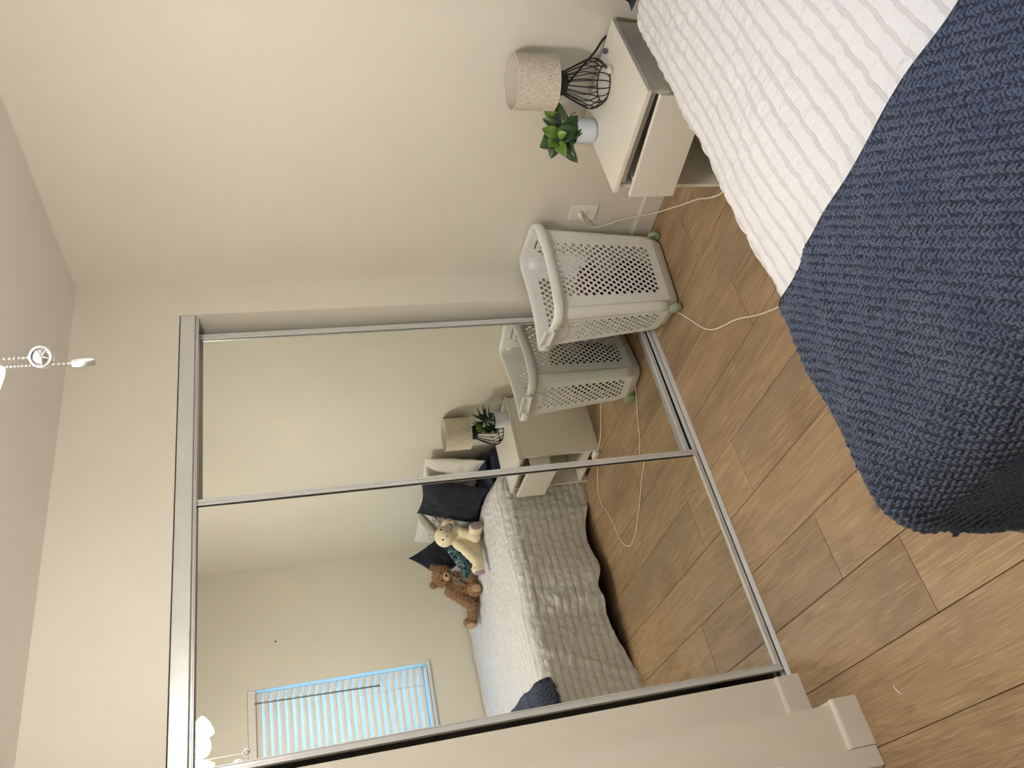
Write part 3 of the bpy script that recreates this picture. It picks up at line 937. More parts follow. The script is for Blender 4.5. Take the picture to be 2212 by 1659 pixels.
# ------------------------------------------------------------------ stones
def stone(name, label, mt, c, r, seed):
    m = MB().ell((0, 0, 0), r, seg=14, rings=9)
    rng = random.Random(seed)
    dirs = [Vector((rng.uniform(-1, 1), rng.uniform(-1, 1), rng.uniform(-.3, 1))).normalized() for _ in range(9)]
    vs = []
    for p in m.v:
        v = Vector(p)
        for d in dirs:
            lim = 0.78 * min(r) if abs(d.z) > .7 else .82 * max(r[0], r[1])
            e = v.dot(d) - lim
            if e > 0: v -= d * e
        vs.append(tuple(v + Vector(c)))
    m.v = vs; m.smooth = [False] * len(m.f)
    return tag(m.build(name, mt), label, 'stone')
stone('crystal', 'small dark purple stone on the nightstand near the wall', 'amethyst', (-.060, -1.166, NZ + .0095), (.0125, .0095, .0095), 2)
stone('crystal', 'pale pink stone touching the lamp cage on the nightstand', 'quartz', (-.140, -1.146, NZ + .0105), (.017, .0115, .0105), 5)

# ------------------------------------------------------------------ potted plant
PX, PY = -.140, -.893
plant = thing('potted_plant', 'small artificial plant with glossy green leaves in a white pot', 'plant', (PX, PY, NZ))
MB().lathe([(0, NZ + .0005), (.034, NZ + .0005), (.040, NZ + .004), (.0445, NZ + .014), (.047, NZ + .075), (.0475, NZ + .080), (.0465, NZ + .081), (.0440, NZ + .079), (.0430, NZ + .062)], 44, (PX, PY, 0)).build('pot', 'pot', plant)
MB().lathe([(0.0, NZ + .066), (.025, NZ + .0665), (.0432, NZ + .0655)], 24, (PX, PY, 0)).build('soil', 'soil', plant)
E_R = Vector((.81, -.586, 0)); E_F = Vector((-.586, -.81, 0)); E_U = Vector((0, 0, 1))
LB = Vector((PX, PY, NZ + .075))
def leaf(center, direction, normal, length, width, mt, curl=.25):
    d = Vector(direction).normalized(); nrm = Vector(normal); nrm = (nrm - d * nrm.dot(d)).normalized(); s_ = d.cross(nrm)
    nu, nv = 11, 7
    P = np.zeros((nu, nv, 3))
    base = Vector(center) - d * length * .5
    for i in range(nu):
        t = i / (nu - 1)
        w = width * .5 * (math.sin(math.pi * min(1, t ** .72 * 1.0)) ** .8 if 0 < t < 1 else 0.0) + (.0008 if t == 0 else 0)
        for j in range(nv):
            v = (j / (nv - 1)) * 2 - 1
            p = base + d * (t * length) + s_ * (v * w) + nrm * (-curl * length * (t - .35) ** 2 + abs(v) * w * .30 - (1 - abs(v)) * 0.0006)
            P[i, j] = p
    me = grid_mesh('leaf', P)
    o = link('leaf', me, mt, plant)
    md = o.modifiers.new('thickness', 'SOLIDIFY'); md.thickness = .0006
    return base
def rel(r, u, f): return LB + E_R * r + E_U * u + E_F * f
toC = (E_F * .85 + E_U * .5)
leaves = [  # right, up, front | dir (r,u,f) | normal mix | length, width, light
    (-.050, .094, .020, (-.4, .55, .3), (-.1, .5, .9), .038, .034, 1),
    (-.006, .094, .010, (.25, .9, .1), (-.15, .25, 1), .056, .034, 1),
    (-.070, .064, .030, (-.75, -.25, .3), (-.1, .6, .8), .052, .032, 1),
    (-.026, .064, .045, (.1, -.5, .5), (0, .7, .8), .030, .024, 1),
    (-.016, .040, .040, (.35, -.75, .4), (.1, .45, 1), .062, .052, 0),
    (-.066, .036, .020, (-.8, -.35, .2), (-.15, .6, .8), .070, .036, 0),
    (-.082, .024, .010, (-.85, -.45, 0), (0, .8, .5), .066, .034, 0),
    (-.010, .020, .035, (.5, -.7, .3), (.1, .5, 1), .060, .048, 0),
    (.000, .004, .030, (.3, -.8, .4), (0, .4, 1), .056, .046, 0),
    (.062, .084, -.010, (.5, .75, 0), (-.2, .2, 1), .046, .030, 1),
    (.058, .052, .000, (.95, .25, .1), (-.1, .55, .9), .082, .034, 0),
    (.040, .040, -.010, (.8, -.15, -.1), (.1, .6, .8), .062, .030, 0),
    (.034, .082, -.015, (.4, .8, -.1), (-.3, .1, 1), .056, .028, 0),
    (.012, .072, -.020, (.1, .9, -.2), (0, .1, 1), .056, .034, 0),
    (-.040, .100, -.015, (-.3, .85, -.2), (0, .2, 1), .052, .040, 0),
    (-.060, .074, -.025, (-.7, .35, -.3), (0, .6, .8), .054, .036, 0),
    (.022, .018, .030, (.7, -.45, .3), (.2, .5, .9), .048, .034, 0),
    (.030, .048, -.050, (.3, .3, -.9), (0, 1, .2), .060, .030, 0),
    (-.020, .050, -.055, (-.2, .3, -.9), (0, 1, .2), .060, .030, 0),
    (.000, .080, -.055, (.0, .55, -.8), (0, .8, .5), .058, .030, 0),
    (-.045, .030, -.045, (-.6, .1, -.7), (0, 1, .2), .062, .032, 0),
    (.050, .016, -.035, (.7, .0, -.6), (0, 1, .2), .056, .030, 0),
]
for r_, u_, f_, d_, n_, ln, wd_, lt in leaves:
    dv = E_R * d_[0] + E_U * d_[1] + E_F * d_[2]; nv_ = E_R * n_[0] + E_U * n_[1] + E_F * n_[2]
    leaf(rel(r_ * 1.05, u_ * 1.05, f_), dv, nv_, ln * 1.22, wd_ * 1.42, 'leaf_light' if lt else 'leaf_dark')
for tgt in ((-.03, .075, .01), (.03, .06, -.01), (-.005, .07, -.02)):
    MB().tube(catmull([rel(0, -.008, 0), rel(tgt[0] * .3, tgt[1] * .4, tgt[2] * .3), rel(*tgt)], 5), .0018, 6).build('stem', 'stem', plant)
MB().tube(catmull([rel(.01, .01, .0), rel(.030, .026, .012), (rel(.052, .018, .015)), rel(.066, -.004, .016)], 6), [.0026] * 6 + [.0022] * 6 + [.0016] * 5 + [.001, .0004], 6).build('stem', 'leaf_dark', plant)
# ------------------------------------------------------------------ bed
BX0, YW, YS = -.03, -2.822, -1.365       # head, wall side, open side of the mattress
bed = thing('bed', 'bed with black base and navy sheeted mattress under the white duvet', 'bed', (-1.0, -2.1, 0))
MB().box(-1.920, BX0 - .015, YW + .03, YS - .055, .035, .24, .01).build('bed_base', 'black', bed)
for x in (-1.86, -.14):
    for y in (YW + .08, YS - .11):
        MB().box(x - .03, x + .03, y - .03, y + .03, 0.001, .0355).build('leg', 'black', bed)
MB().box(-1.940, BX0, YW + .01, YS - .03, .24, .485, .05).build('mattress', 'navy_sheet', bed)

A0, AF, BSD, RR = -.235, 1.750, YS - YW, .075
def edge_drop(t, t0, r):
    s0 = t0 - r
    ang = np.clip((t - s0) / r, 0, math.pi / 2)
    h = np.where(t <= s0, t, s0 + r * np.sin(ang))
    v = np.where(t <= s0, 0.0, r * (1 - np.cos(ang))) + np.maximum(0, t - s0 - r * math.pi / 2)
    return h, v
def surf(a, b):
    """draped bed surface: a = distance from the duvet's head end, b = distance from the wall"""
    hx, vx = edge_drop(a, AF, .09)
    hy, vy = edge_drop(b, BSD, RR)
    v = (vx ** 4 + vy ** 4 + 1e-12) ** .25
    fl = np.minimum(vx, vy)
    hx = hx + .10 * fl + .04 * np.clip(vx, 0, .4)
    hy = hy + .10 * fl + .05 * np.clip(vy - .05, 0, .4)
    # hanging folds
    hy = hy + np.clip(vy - .06, 0, .4) * (.07 * np.sin(a * 9.0 + 1.0) + .05 * np.sin(a * 17.0 + 2.0) * 0.6)
    hx = hx + np.clip(vx - .06, 0, .4) * .06 * np.sin(b * 8.0)
    top = .560 - .040 * np.clip((hy - .9) / .55, 0, 1) ** 1.6 - .02 * np.clip((hx - 1.3) / .5, 0, 1)
    top = top - .035 * np.clip((.10 - a) / .10, 0, 1) ** 2
    wr = (vnoise(a * 3.1 + 4, b * 4.2 + 2, 3) - .5) * .020 + (vnoise(a * 8 + 1, b * 7 + 5, 4) - .5) * .010
    z = top + wr * (1 - np.clip(vy / .25, 0, .7)) - v
    return np.stack([A0 - hx, YW + hy, z], -1)
def normals(P):
    du = np.gradient(P, axis=0); dv = np.gradient(P, axis=1)
    n = np.cross(du, dv)
    n /= np.linalg.norm(n, axis=-1, keepdims=True) + 1e-12
    return -n if n[n.shape[0] // 2, n.shape[1] // 3, 2] < 0 else n
STEP = .0058
hang = .515
na = int((AF + .42) / STEP); nb = int((BSD + hang) / STEP)
aa = np.linspace(0, AF + .42, na)[:, None] * np.ones((1, nb))
bb_ = np.linspace(0, BSD + hang, nb)[None, :] * np.ones((na, 1))
hem = 1.0 + .05 * np.sin(aa * 5.3 + .6) + .035 * np.sin(aa * 11.0) - .07 * np.exp(-((aa - .78) / .07) ** 2) + .05 * np.exp(-((aa - .12) / .15) ** 2)
bs0 = BSD - RR
bbx = np.where(bb_ > bs0, bs0 + (bb_ - bs0) * (.885 * hem), bb_)
P = surf(aa, bbx)
# a long vertical fold on the hanging side
fold = np.exp(-((aa - .80 - .10 * (bbx - bs0)) / .035) ** 2) * np.clip((bbx - bs0 - .05) / .2, 0, 1)
P[..., 1] += .015 * fold - .010 * np.exp(-((aa - .875 - .10 * (bbx - bs0)) / .03) ** 2) * np.clip((bbx - bs0 - .05) / .2, 0, 1)
for a_c, sl_, am in ((1.02, .45, .010), (1.22, .6, .010), (1.38, .7, .009), (.45, -.25, .008), (.25, .1, .007)):
    P[..., 1] += am * np.exp(-((aa - a_c - sl_ * (bbx - bs0)) / .022) ** 2) * np.clip((bbx - bs0 - .03) / .1, 0, 1)
N = normals(P)
G = .043
wob = (vnoise(aa * 26, bbx * 26, 9) - .5) * .012
fr = (bbx + wob) / G
row = np.floor(fr); fr = fr - row
pb = np.sin(np.pi * fr) ** .55
rnd = vnoise(row * 7.31 + .5, row * 3.17 + .5, 21)
ca = aa / .052 + rnd * 5 + (vnoise(aa * 9, row * 2.7 + .5, 5) - .5) * 1.3
cell = np.floor(ca); fa = ca - cell
pa = np.sin(np.pi * fa) ** .5
cr = vnoise(cell * 1.0 + .01, row * 1.0 + .01, 31)
crease = (vnoise(aa * 85 + bbx * 20, bbx * 22, 14) - .5) * .0042 + (vnoise(aa * 40 - bbx * 15, bbx * 18, 15) - .5) * .0048
side = np.clip((bbx - bs0) / .1, 0, 1)
D = pb * (.0006 + .0036 * pa ** .5 * (.35 + 1.0 * cr)) * (1 + .15 * side) + pb * crease * (1.25 + .6 * side) + side * (vnoise(aa * 24 + bbx * 14, bbx * 26 - aa * 6, 51) - .5) * .0065
P = P + N * D[..., None]
dv_o = link('duvet', grid_mesh('duvet', P, uv=np.stack([aa, bbx], -1)), 'duvet')
dv_o.location = (0, 0, 0)
tag(dv_o, 'white seersucker duvet with sheer checked stripes spread over the bed', 'duvet')

# ------------------------------------------------------------------ knitted blanket
AB = 1.215
def hang_len(a):
    x = a + (-A0)          # = -X while on top
    return np.interp(x, [1.40, 1.50, 1.62, 1.75, 1.90, 2.05, 2.20, 2.4], [.085, .115, .125, .140, .165, .200, .220, .22])
def blanket_pt(a, b, lift=.013):
    e = .004
    p = surf(a, b); pa_ = surf(a + e, b); pb2 = surf(a, b + e)
    ta = (pa_ - p) / e; tb = (pb2 - p) / e
    n = np.cross(tb, ta); n /= np.linalg.norm(n, axis=-1, keepdims=True) + 1e-12
    rip = .008 * np.clip((b - bs0 - .01) / .08, 0, 1) * (.6 + np.sin(a * 23.0 + 1.3)) + .008 * np.exp(-((b - bs0 + .05 - .35 * (a - 1.5)) / .03) ** 2)
    p = p + n * (lift + rip)[..., None]
    return p, ta, tb, n
na2, nb2 = 90, 150
sa = np.linspace(0, 1, na2)[:, None]; sb = np.linspace(0, 1, nb2)[None, :]
a2 = AB + .012 * np.sin(sb * 30) * 0.5 + sa * (AF + .392 - AB)
b2 = .02 + sb * (bs0 - .02) + 0 * sa
smax = BSD - RR + hang_len(a2) - .006
b2 = .02 + sb * (smax - .02)
PB, _, _, _ = blanket_pt(a2, b2, np.full_like(a2, .015))
blk = link('blanket', grid_mesh('blanket', PB), 'knit_base')
md = blk.modifiers.new('thickness', 'SOLIDIFY'); md.thickness = .005; md.offset = -1
tag(blk, 'chunky navy blue knitted blanket draped over the foot of the bed', 'blanket')
# stitches: pairs of fat yarn lumps in rows running diagonally over the bed
ang = math.radians(-43)
sr, sq = .0108, .0092
ii, jj = np.meshgrid(np.arange(-260, 260), np.arange(-260, 260), indexing='ij')
pr = ii * sr + (jj % 2) * sr * .5; qr = jj * sq
ca_, sa_ = math.cos(ang), math.sin(ang)
A = 1.7 + pr * ca_ - qr * sa_; B = 1.0 + pr * sa_ + qr * ca_
A = A.ravel(); B = B.ravel()
ok = (A > AB + .004 + .006 * np.sin(B * 20)) & (A < AF + .40) & (B > .022) & (B < BSD - RR + hang_len(A) - .003)
A = A[ok]; B = B[ok]
par = (jj.ravel() % 2)[ok]
base_p, ta, tb, nn = blanket_pt(A, B, np.full_like(A, .0168))
rd = ta * ca_ + tb * sa_; rd /= np.linalg.norm(rd, axis=-1, keepdims=True)
qd = np.cross(nn, rd)
# template lump
seg, rings = 5, 4
T = []; TF = []
for i in range(rings + 1):
    t = math.pi * i / rings
    for k_ in range(seg):
        an = 2 * math.pi * k_ / seg
        T.append((math.cos(t), math.sin(t) * math.cos(an), math.sin(t) * math.sin(an)))
for i in range(rings):
    for k_ in range(seg):
        TF.append((i * seg + k_, i * seg + (k_ + 1) % seg, (i + 1) * seg + (k_ + 1) % seg, (i + 1) * seg + k_))
T = np.array(T); TF = np.array(TF)
Vs = []; Fs = []
off = 0
nS = len(A)
for s_, (dq, dr, tilt) in enumerate(((.0026, .0006, .62), (-.0026, -.0006, -.62), (.0, .0052, 1.45))):
    j1 = RNG.normal(0, .26, nS); j2 = RNG.normal(0, .0007, nS); j3 = RNG.normal(0, .0005, nS)
    an = tilt + j1
    d = rd * np.cos(an)[:, None] + qd * np.sin(an)[:, None]
    w = np.cross(nn, d)
    ln, wd_, th_ = ((.0074, .0036, .0036), (.0074, .0036, .0036), (.0054, .0036, .0030))[s_]
    lift = (.0012 + RNG.normal(0, .0006, nS)) if s_ < 2 else (-.0004 + RNG.normal(0, .0005, nS))
    lift = lift + np.where(par == 1, .0012, -.0008)
    c = base_p + rd * (dr + j2)[:, None] + qd * (dq + j3)[:, None] + nn * lift[:, None]
    dd = d + nn * RNG.normal(.10 if s_ == 0 else -.10, .12, nS)[:, None]
    V = c[:, None, :] + T[None, :, 0:1] * dd[:, None, :] * ln + T[None, :, 1:2] * w[:, None, :] * wd_ + T[None, :, 2:3] * nn[:, None, :] * th_
    F = TF[None] + (np.arange(nS) * len(T))[:, None, None] + off
    Vs.append(V.reshape(-1, 3)); Fs.append(F.reshape(-1, 4)); off += nS * len(T)
st = link('knit_stitches', np_mesh('knit_stitches', np.concatenate(Vs), np.concatenate(Fs)), 'knit', blk)
st['kind'] = 'stuff'

# ------------------------------------------------------------------ pillows and cushions
def pillow(name, label, cat, mt, origin, ex, ey, w, h, T_, seed=1, wrinkle=.006, pinch=.10, group=None):
    """ex, ey span the pillow's face, normal = ex x ey"""
    ex = Vector(ex).normalized(); ey = Vector(ey); ey = (ey - ex * ey.dot(ex)).normalized(); ez = ex.cross(ey)
    n = 44
    u = np.linspace(-1, 1, n)
    U, V = np.meshgrid(u, u, indexing='ij')
    sh_ = lambda p, q: p * (1 - pinch * (1 - q ** 2) * np.abs(p) ** 1.5)
    X = sh_(U, V) * w / 2; Y = sh_(V, U) * h / 2
    thick = T_ / 2 * (np.clip(1 - U ** 2, 0, 1) ** .55) * (np.clip(1 - V ** 2, 0, 1) ** .55)
    wr = (vnoise(U * 3.5 + 8, V * 3.5 + 8, seed) - .5) * wrinkle * 2 + (vnoise(U * 9 + 8, V * 9 + 8, seed + 1) - .5) * wrinkle
    edge = np.clip(1 - np.maximum(np.abs(U), np.abs(V)) ** 6, 0, 1)
    def side(sg):
        Z = sg * (thick + wr * edge)
        return np.array(origin) + X[..., None] * np.array(ex) + Y[..., None] * np.array(ey) + Z[..., None] * np.array(ez)
    A_ = side(1); B_ = side(-1)
    idx = np.arange(n * n).reshape(n, n)
    F1 = np.stack([idx[:-1, :-1].ravel(), idx[1:, :-1].ravel(), idx[1:, 1:].ravel(), idx[:-1, 1:].ravel()], 1)
    F2 = F1[:, ::-1] + n * n
    o = link(name, np_mesh(name, np.concatenate([A_.reshape(-1, 3), B_.reshape(-1, 3)]), np.concatenate([F1, F2])), mt)
    tag(o, label, cat, group)
    return o
pillow('pillow', 'dark navy pillow lying flat at the head of the bed beside the nightstand', 'pillow', 'navy_sheet', (-.150, -1.695, .520), (0, 1, 0), (-1, 0, .05), .55, .22, .11, 3, .004, .04)
pillow('pillow', 'white gathered pillow leaning on the wall behind the large velvet cushion', 'pillow', 'pillow_white', (-.088, -1.690, .705), (0, 1, 0), (.14, 0, 1), .56, .37, .135, 5, .008, .03)
pillow('pillow', 'white pillow leaning on the wall behind the plush rabbit', 'pillow', 'pillow_white', (-.088, -2.28, .705), (0, 1, 0), (.14, 0, 1), .56, .37, .135, 6, .008, .03)
pillow('cushion', 'large dark navy velvet cushion leaning against the white pillow', 'cushion', 'velvet', (-.212, -1.705, .735), (0, 1, .04), (.34, 0, 1), .48, .42, .12, 9, .006, .14)
pillow('cushion', 'dark navy velvet cushion standing on its corner behind the brown bear', 'cushion', 'velvet', (-.310, -2.300, .752), (-.20, -.62, .70), (.25, .55, .75), .32, .32, .10, 15, .005, .14)
pillow('cushion', 'teal patterned cushion tucked between the plush rabbit and the bear', 'cushion', 'teal', (-.425, -2.06, .650), (-.72, -.40, -.45), (.15, .5, .85), .26, .20, .06, 19, .004)
pillow('throw_scarf', 'grey striped scarf bunched up behind the rabbit head', 'scarf', 'scarf', (-.205, -1.985, .765), (-.5, -.8, .1), (.4, 0, .9), .24, .15, .07, 23, .016)

# ------------------------------------------------------------------ plush toys
def plush_body(root, name, mt, ells, voxel=.0075):
    m = MB()
    for c, r, rot in ells:
        m.ell(c, r, rot, 16, 10)
    o = m.build(name, mt, root)
    md = o.modifiers.new('fuse', 'REMESH'); md.mode = 'VOXEL'; md.voxel_size = voxel; md.use_smooth_shade = True
    md2 = o.modifiers.new('soften', 'SMOOTH'); md2.iterations = 3; md2.factor = .5
    return o
def limb(p, q, r0, r1, n=5):
    p = Vector(p); q = Vector(q); out = []
    for i in range(n):
        t = i / (n - 1); r = r0 + (r1 - r0) * t
        out.append((p.lerp(q, t), (r, r, r), None))
    return out
def fur(root, ells, n, mt, ln=.012):
    rng = random.Random(4); V = []; F = []
    ells = [(Vector(c), r, (rot.to_matrix() if rot is not None else Matrix.Identity(3))) for c, r, rot in ells]
    wts = [e[1][0] * e[1][1] + e[1][1] * e[1][2] for e in ells]
    tries = 0
    while len(F) < n and tries < n * 6:
        tries += 1
        c, r, R = rng.choices(ells, wts)[0]
        d = Vector((rng.gauss(0, 1), rng.gauss(0, 1), rng.gauss(0, 1))).normalized()
        p = c + R @ Vector((d.x * r[0], d.y * r[1], d.z * r[2]))
        inside = False
        for c2, r2_, R2 in ells:
            if c2 is c: continue
            q = R2.transposed() @ (p - c2)
            if (q.x / r2_[0]) ** 2 + (q.y / r2_[1]) ** 2 + (q.z / r2_[2]) ** 2 < .97: inside = True; break
        if inside: continue
        nrm = (R @ Vector((d.x / r[0], d.y / r[1], d.z / r[2]))).normalized()
        t = nrm.orthogonal().normalized(); t.rotate(Matrix.Rotation(rng.uniform(0, 6.28), 3, nrm))
        tip = p + (nrm * .65 + t * rng.uniform(.3, .9) + Vector((0, 0, -.25))) * ln * rng.uniform(.6, 1.2)
        w = nrm.cross(t) * .0013
        b = len(V); V += [p - w - nrm * .003, p + w - nrm * .003, tip]; F.append((b, b + 1, b + 2))
    m = MB(); m.add(V, F, True)
    o = m.build('fur', mt, root); o['kind'] = 'stuff'
    return o

bear = thing('teddy_bear', 'curly brown teddy bear with a grey ribbon bow sitting on the bed', 'teddy bear', (-.58, -2.27, .56))
bY = -2.26
bear_e = [((-.478, bY + .02, .772), (.070, .064, .066), None), ((-.575, bY, .655), (.074, .066, .088), Matrix.Rotation(.35, 3, 'Y').to_quaternion())]
bear_e += limb((-.585, bY + .015, .735), (-.705, bY + .045, .628), .036, .030) + limb((-.492, bY + .03, .690), (-.545, bY + .09, .598), .034, .030)
bear_e += limb((-.600, bY + .04, .600), (-.640, bY + .135, .590), .042, .036) + limb((-.62, bY - .01, .600), (-.735, bY - .09, .600), .045, .036)
bear_e += [((-.648, bY + .155, .596), (.034, .030, .044), None), ((-.765, bY - .10, .618), (.036, .034, .046), None)]
bear_e += [((-.500, bY + .02, .8), (.040, .05, .03), None)]
plush_body(bear, 'body', 'fur_brown', bear_e)
ears = [((-.522, bY + .01, .834), (.026, .016, .026), None), ((-.410, bY + .01, .815), (.026, .016, .026), None)]
for c, r, rot in ears: MB().ell(c, r, rot).build('ear', 'fur_brown', bear)
fur(bear, bear_e + ears, 9000, 'fur_strand', .017)
MB().ell((-.505, bY + .082, .748), (.030, .022, .026)).build('muzzle', 'pad_tan', bear)
MB().ell((-.508, bY + .103, .757), (.0095, .006, .007)).build('nose', 'eye', bear)
for x in (-.528, -.476): MB().ell((x, bY + .078, .785), (.0055, .004, .0055)).build('eye', 'eye', bear)
MB().ell((-.648, bY + .182, .594), (.026, .006, .034)).build('foot_pad', 'pad_tan', bear)
MB().ell((-.790, bY - .085, .618), (.016, .026, .034)).build('foot_pad', 'pad_tan', bear)
for sx, dz in ((-1, -.012), (1, .004)):
    pts = [(-.530, bY + .085, .700), (-.530 + sx * .030, bY + .092, .718 + dz), (-.530 + sx * .048, bY + .090, .700 + dz * 2), (-.530 + sx * .030, bY + .092, .684 + dz)]
    MB().tube(pts, .0055, 6, closed=True).build('bow_loop', 'ribbon', bear)
    MB().tube([(-.530, bY + .088, .700), (-.545 + sx * .012, bY + .088, .672), (-.560 + sx * .026, bY + .082, .640)], [.005, .007, .008], 6).build('bow_tail', 'ribbon', bear)
MB().ell((-.530, bY + .092, .700), (.009, .008, .009)).build('bow_knot', 'ribbon', bear)

rab = thing('plush_rabbit', 'cream plush rabbit with lilac foot pads leaning on the cushions', 'plush toy', (-.42, -1.87, .56))
rY = -1.875
rab_e = [((-.375, rY + .02, .778), (.068, .060, .062), None), ((-.400, rY + .058, .772), (.044, .036, .036), None), ((-.412, rY, .655), (.072, .064, .080), Matrix.Rotation(.25, 3, 'Y').to_quaternion())]
rab_e += limb((-.348, rY + .045, .695), (-.445, rY + .110, .606), .030, .034) + limb((-.450, rY + .050, .705), (-.572, rY + .088, .634), .028, .033)
rab_e += limb((-.400, rY + .05, .600), (-.400, rY + .125, .590), .044, .036) + limb((-.460, rY + .02, .600), (-.600, rY + .045, .605), .046, .038)
rab_e += [((-.398, rY + .145, .598), (.038, .030, .046), None), ((-.625, rY + .05, .612), (.034, .036, .044), None)]
plush_body(rab, 'body', 'plush_cream', rab_e)
def ear_mesh(nm, pts, w, mt):
    m = MB(); n_ = len(pts)
    m.tube(catmull(pts, 5), [w * (.55 + .75 * math.sin(math.pi * min(.98, (i + 1) / (5 * (n_ - 1) + 2)) ** .8)) for i in range(5 * (n_ - 1) + 1)], 10)
    c = Vector(pts[0])
    return m.build(nm, mt, rab)
ear_mesh('ear', [(-.340, rY + .005, .828), (-.285, rY - .005, .855), (-.225, rY - .01, .885), (-.190, rY - .01, .902)], .022, 'plush_grey')
e2 = ear_mesh('ear', [(-.330, rY + .03, .775), (-.300, rY + .045, .765), (-.287, rY + .050, .735), (-.300, rY + .055, .705)], .017, 'plush_cream')
MB().ell((-.292, rY + .066, .732), (.009, .005, .020)).build('inner_ear', 'plush_nose', e2)
for x in (-.352, -.420): MB().ell((x, rY + .078, .800), (.0055, .004, .0065)).build('eye', 'eye', rab)
MB().ell((-.408, rY + .093, .776), (.009, .005, .006)).build('nose', 'plush_nose', rab)
MB().ell((-.396, rY + .172, .596), (.028, .006, .038)).build('foot_pad', 'plush_lilac', rab)
MB().ell((-.652, rY + .05, .608), (.009, .028, .036)).build('foot_pad', 'plush_lilac', rab)

bear.location.z += .012; rab.location.z += .012

# ------------------------------------------------------------------ ceiling fan with its light
FX, FY = -1.475, -1.445
fan = thing('ceiling_fan', 'white ceiling fan with lit frosted glass shades and two pull chains', 'ceiling fan', (FX, FY, H))
MB().lathe([(0, H - .001), (.065, H - .001), (.066, H - .02), (.045, H - .05), (.014, H - .06), (0, H - .06)], 32, (FX, FY, 0)).build('canopy', 'fan_white', fan)
MB().lathe([(.0105, H - .055), (.0105, 2.395), (0, 2.395)], 14, (FX, FY, 0)).build('downrod', 'fan_white', fan)
MB().lathe([(0, 2.402), (.06, 2.400), (.105, 2.385), (.115, 2.36), (.112, 2.32), (.09, 2.275), (.055, 2.250), (0, 2.250)], 40, (FX, FY, 0)).build('motor_housing', 'fan_white', fan)
bp = [(.0, -.045), (.05, -.058), (.25, -.066), (.40, -.064), (.44, -.045), (.448, 0), (.44, .045), (.40, .064), (.25, .066), (.05, .058), (.0, .045)]
blade = MB().prism([(x, y) for x, y in bp], 'z', -.003, .003).mesh('blade'); blade.materials.append(M['fan_white'])
iron = MB().box(-.12, .055, -.016, .016, -.010, -.0035, .002).mesh('blade_iron'); iron.materials.append(M['fan_white'])
for k_ in range(5):
    an = math.radians(20 + 72 * k_)
    for nm, me_, tz in (('blade', blade, 2.352), ('blade_iron', iron, 2.352)):
        o = bpy.data.objects.new(nm, me_); COL.objects.link(o); o.parent = fan; o.matrix_parent_inverse = wmat(fan).inverted()
        o.location = (FX + .185 * math.cos(an), FY + .185 * math.sin(an), tz); o.rotation_euler = (math.radians(11), 0, an)
MB().lathe([(0, 2.250), (.048, 2.249), (.052, 2.24), (.052, 2.215), (.040, 2.196), (.016, 2.186), (0, 2.184)], 32, (FX, FY, 0)).build('light_fitter', 'fan_white', fan)
for k_ in range(3):
    an = math.radians(-142 + 120 * k_)
    dirv = Vector((math.cos(an), math.sin(an), 0))
    base = Vector((FX, FY, 2.215)) + dirv * .058
    ax = (dirv * .62 + Vector((0, 0, -.78))).normalized()
    q = Vector((0, 0, 1)).rotation_difference(ax).to_matrix().to_4x4()
    MB().lathe([(0, -.010), (.019, -.010), (.020, .016), (0, .016)], 20).xf(Matrix.Translation(base) @ q).build('shade_holder', 'fan_white', fan)
    MB().lathe([(.020, .014), (.030, .024), (.040, .042), (.047, .066), (.0500, .090), (.0515, .1035), (.0500, .1045), (.0470, .090), (.043, .066)], 20).xf(Matrix.Translation(base) @ q).build('glass_shade', 'glow', fan)
    MB().lathe([(.012, .018), (.016, .040), (.030, .066), (.0345, .082), (.031, .097), (.018, .107), (.0, .110)], 18).xf(Matrix.Translation(base) @ q).build('bulb', 'glow_bulb', fan)
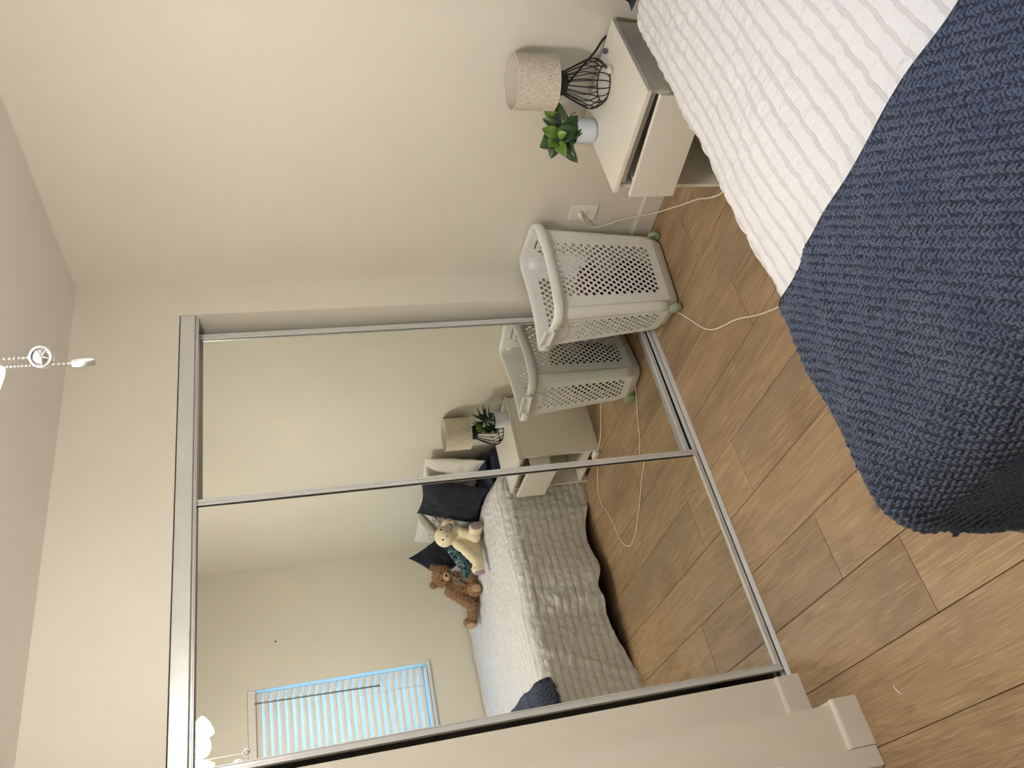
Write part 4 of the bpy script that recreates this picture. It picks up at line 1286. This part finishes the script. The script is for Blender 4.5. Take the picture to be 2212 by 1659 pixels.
for nm_i, (px_, py_, pz_, rot, start) in enumerate(((-1.553, -1.494, 2.000, 58, (-.040, -.028)), (-1.527, -1.440, 1.952, 132, (-.048, .012)))):
    sx_, sy_ = FX + start[0], FY + start[1]
    chn = MB()
    top_ = Vector((sx_, sy_, 2.205)); bot_ = Vector((px_, py_, pz_ + .018))
    mid = Vector((px_, py_, 2.16))
    path = catmull([top_, (top_ + mid) / 2 + Vector((0, 0, .006)), mid, bot_], 40)
    acc = 0; last = path[0]
    chn.tube(path[::4], .0005, 4)
    for p in path:
        acc += (p - last).length; last = p
        if acc > .0052:
            acc = 0
            chn.ell(p, (.00185,) * 3, None, 6, 4)
    chn.build('pull_chain', 'chain', fan)
    rotm = Matrix.Translation((px_, py_, pz_)) @ Matrix.Rotation(math.radians(rot), 4, 'Z') @ Matrix.Rotation(math.radians(90), 4, 'Y')
    med = MB().lathe([(0, -.0032), (.0165, -.0032), (.0165, .0032), (0, .0032)], 32).xf(rotm).build('pull_medallion', 'pull', fan)
    MB().lathe([(.0150, -.0042), (.0182, -.0042), (.0182, .0042), (.0150, .0042), (.0150, -.0042)], 36).xf(rotm).build('medallion_rim', 'pull_rim', med)
    em = MB()
    for b_ in range(5):
        for zz_ in (-.0036, .0033):
            em.box(.002, .0140, -.0008, .0008, zz_, zz_ + .0008, mat=rotm @ Matrix.Rotation(2 * math.pi * b_ / 5 + .3, 4, 'Z'))
    em.build('medallion_emblem', 'pull_rim', med)

# ------------------------------------------------------------------ small bits
tag(MB().lathe([(0, .006), (.004, .0055), (.0055, .003), (.0035, 0), (0, 0)], 10).xf(Matrix.Translation((-.536, YO, 1.875)) @ Matrix.Rotation(math.radians(-90), 4, 'X')).build('wall_hook', 'slot'), 'tiny dark hook on the wall above the bed beside the window', 'hook')
ch_ = catmull([(-2.118, -.478, .002), (-2.130, -.4805, .0035), (-2.143, -.488, .0035), (-2.153, -.499, .002)], 4)
tag(MB().tube(ch_, [.0006 + .0022 * math.sin(math.pi * i / (len(ch_) - 1)) for i in range(len(ch_))], 6).build('paper_scrap', 'white_plastic'), 'tiny curved white scrap lying on the floor near the doorway', 'scrap')
tag(MB().ell((-.405, -.832, .004), (.009, .005, .0035), None, 7, 5).build('paper_scrap', 'quartz'), 'tiny pinkish crumb on the floor beside the nightstand', 'scrap')
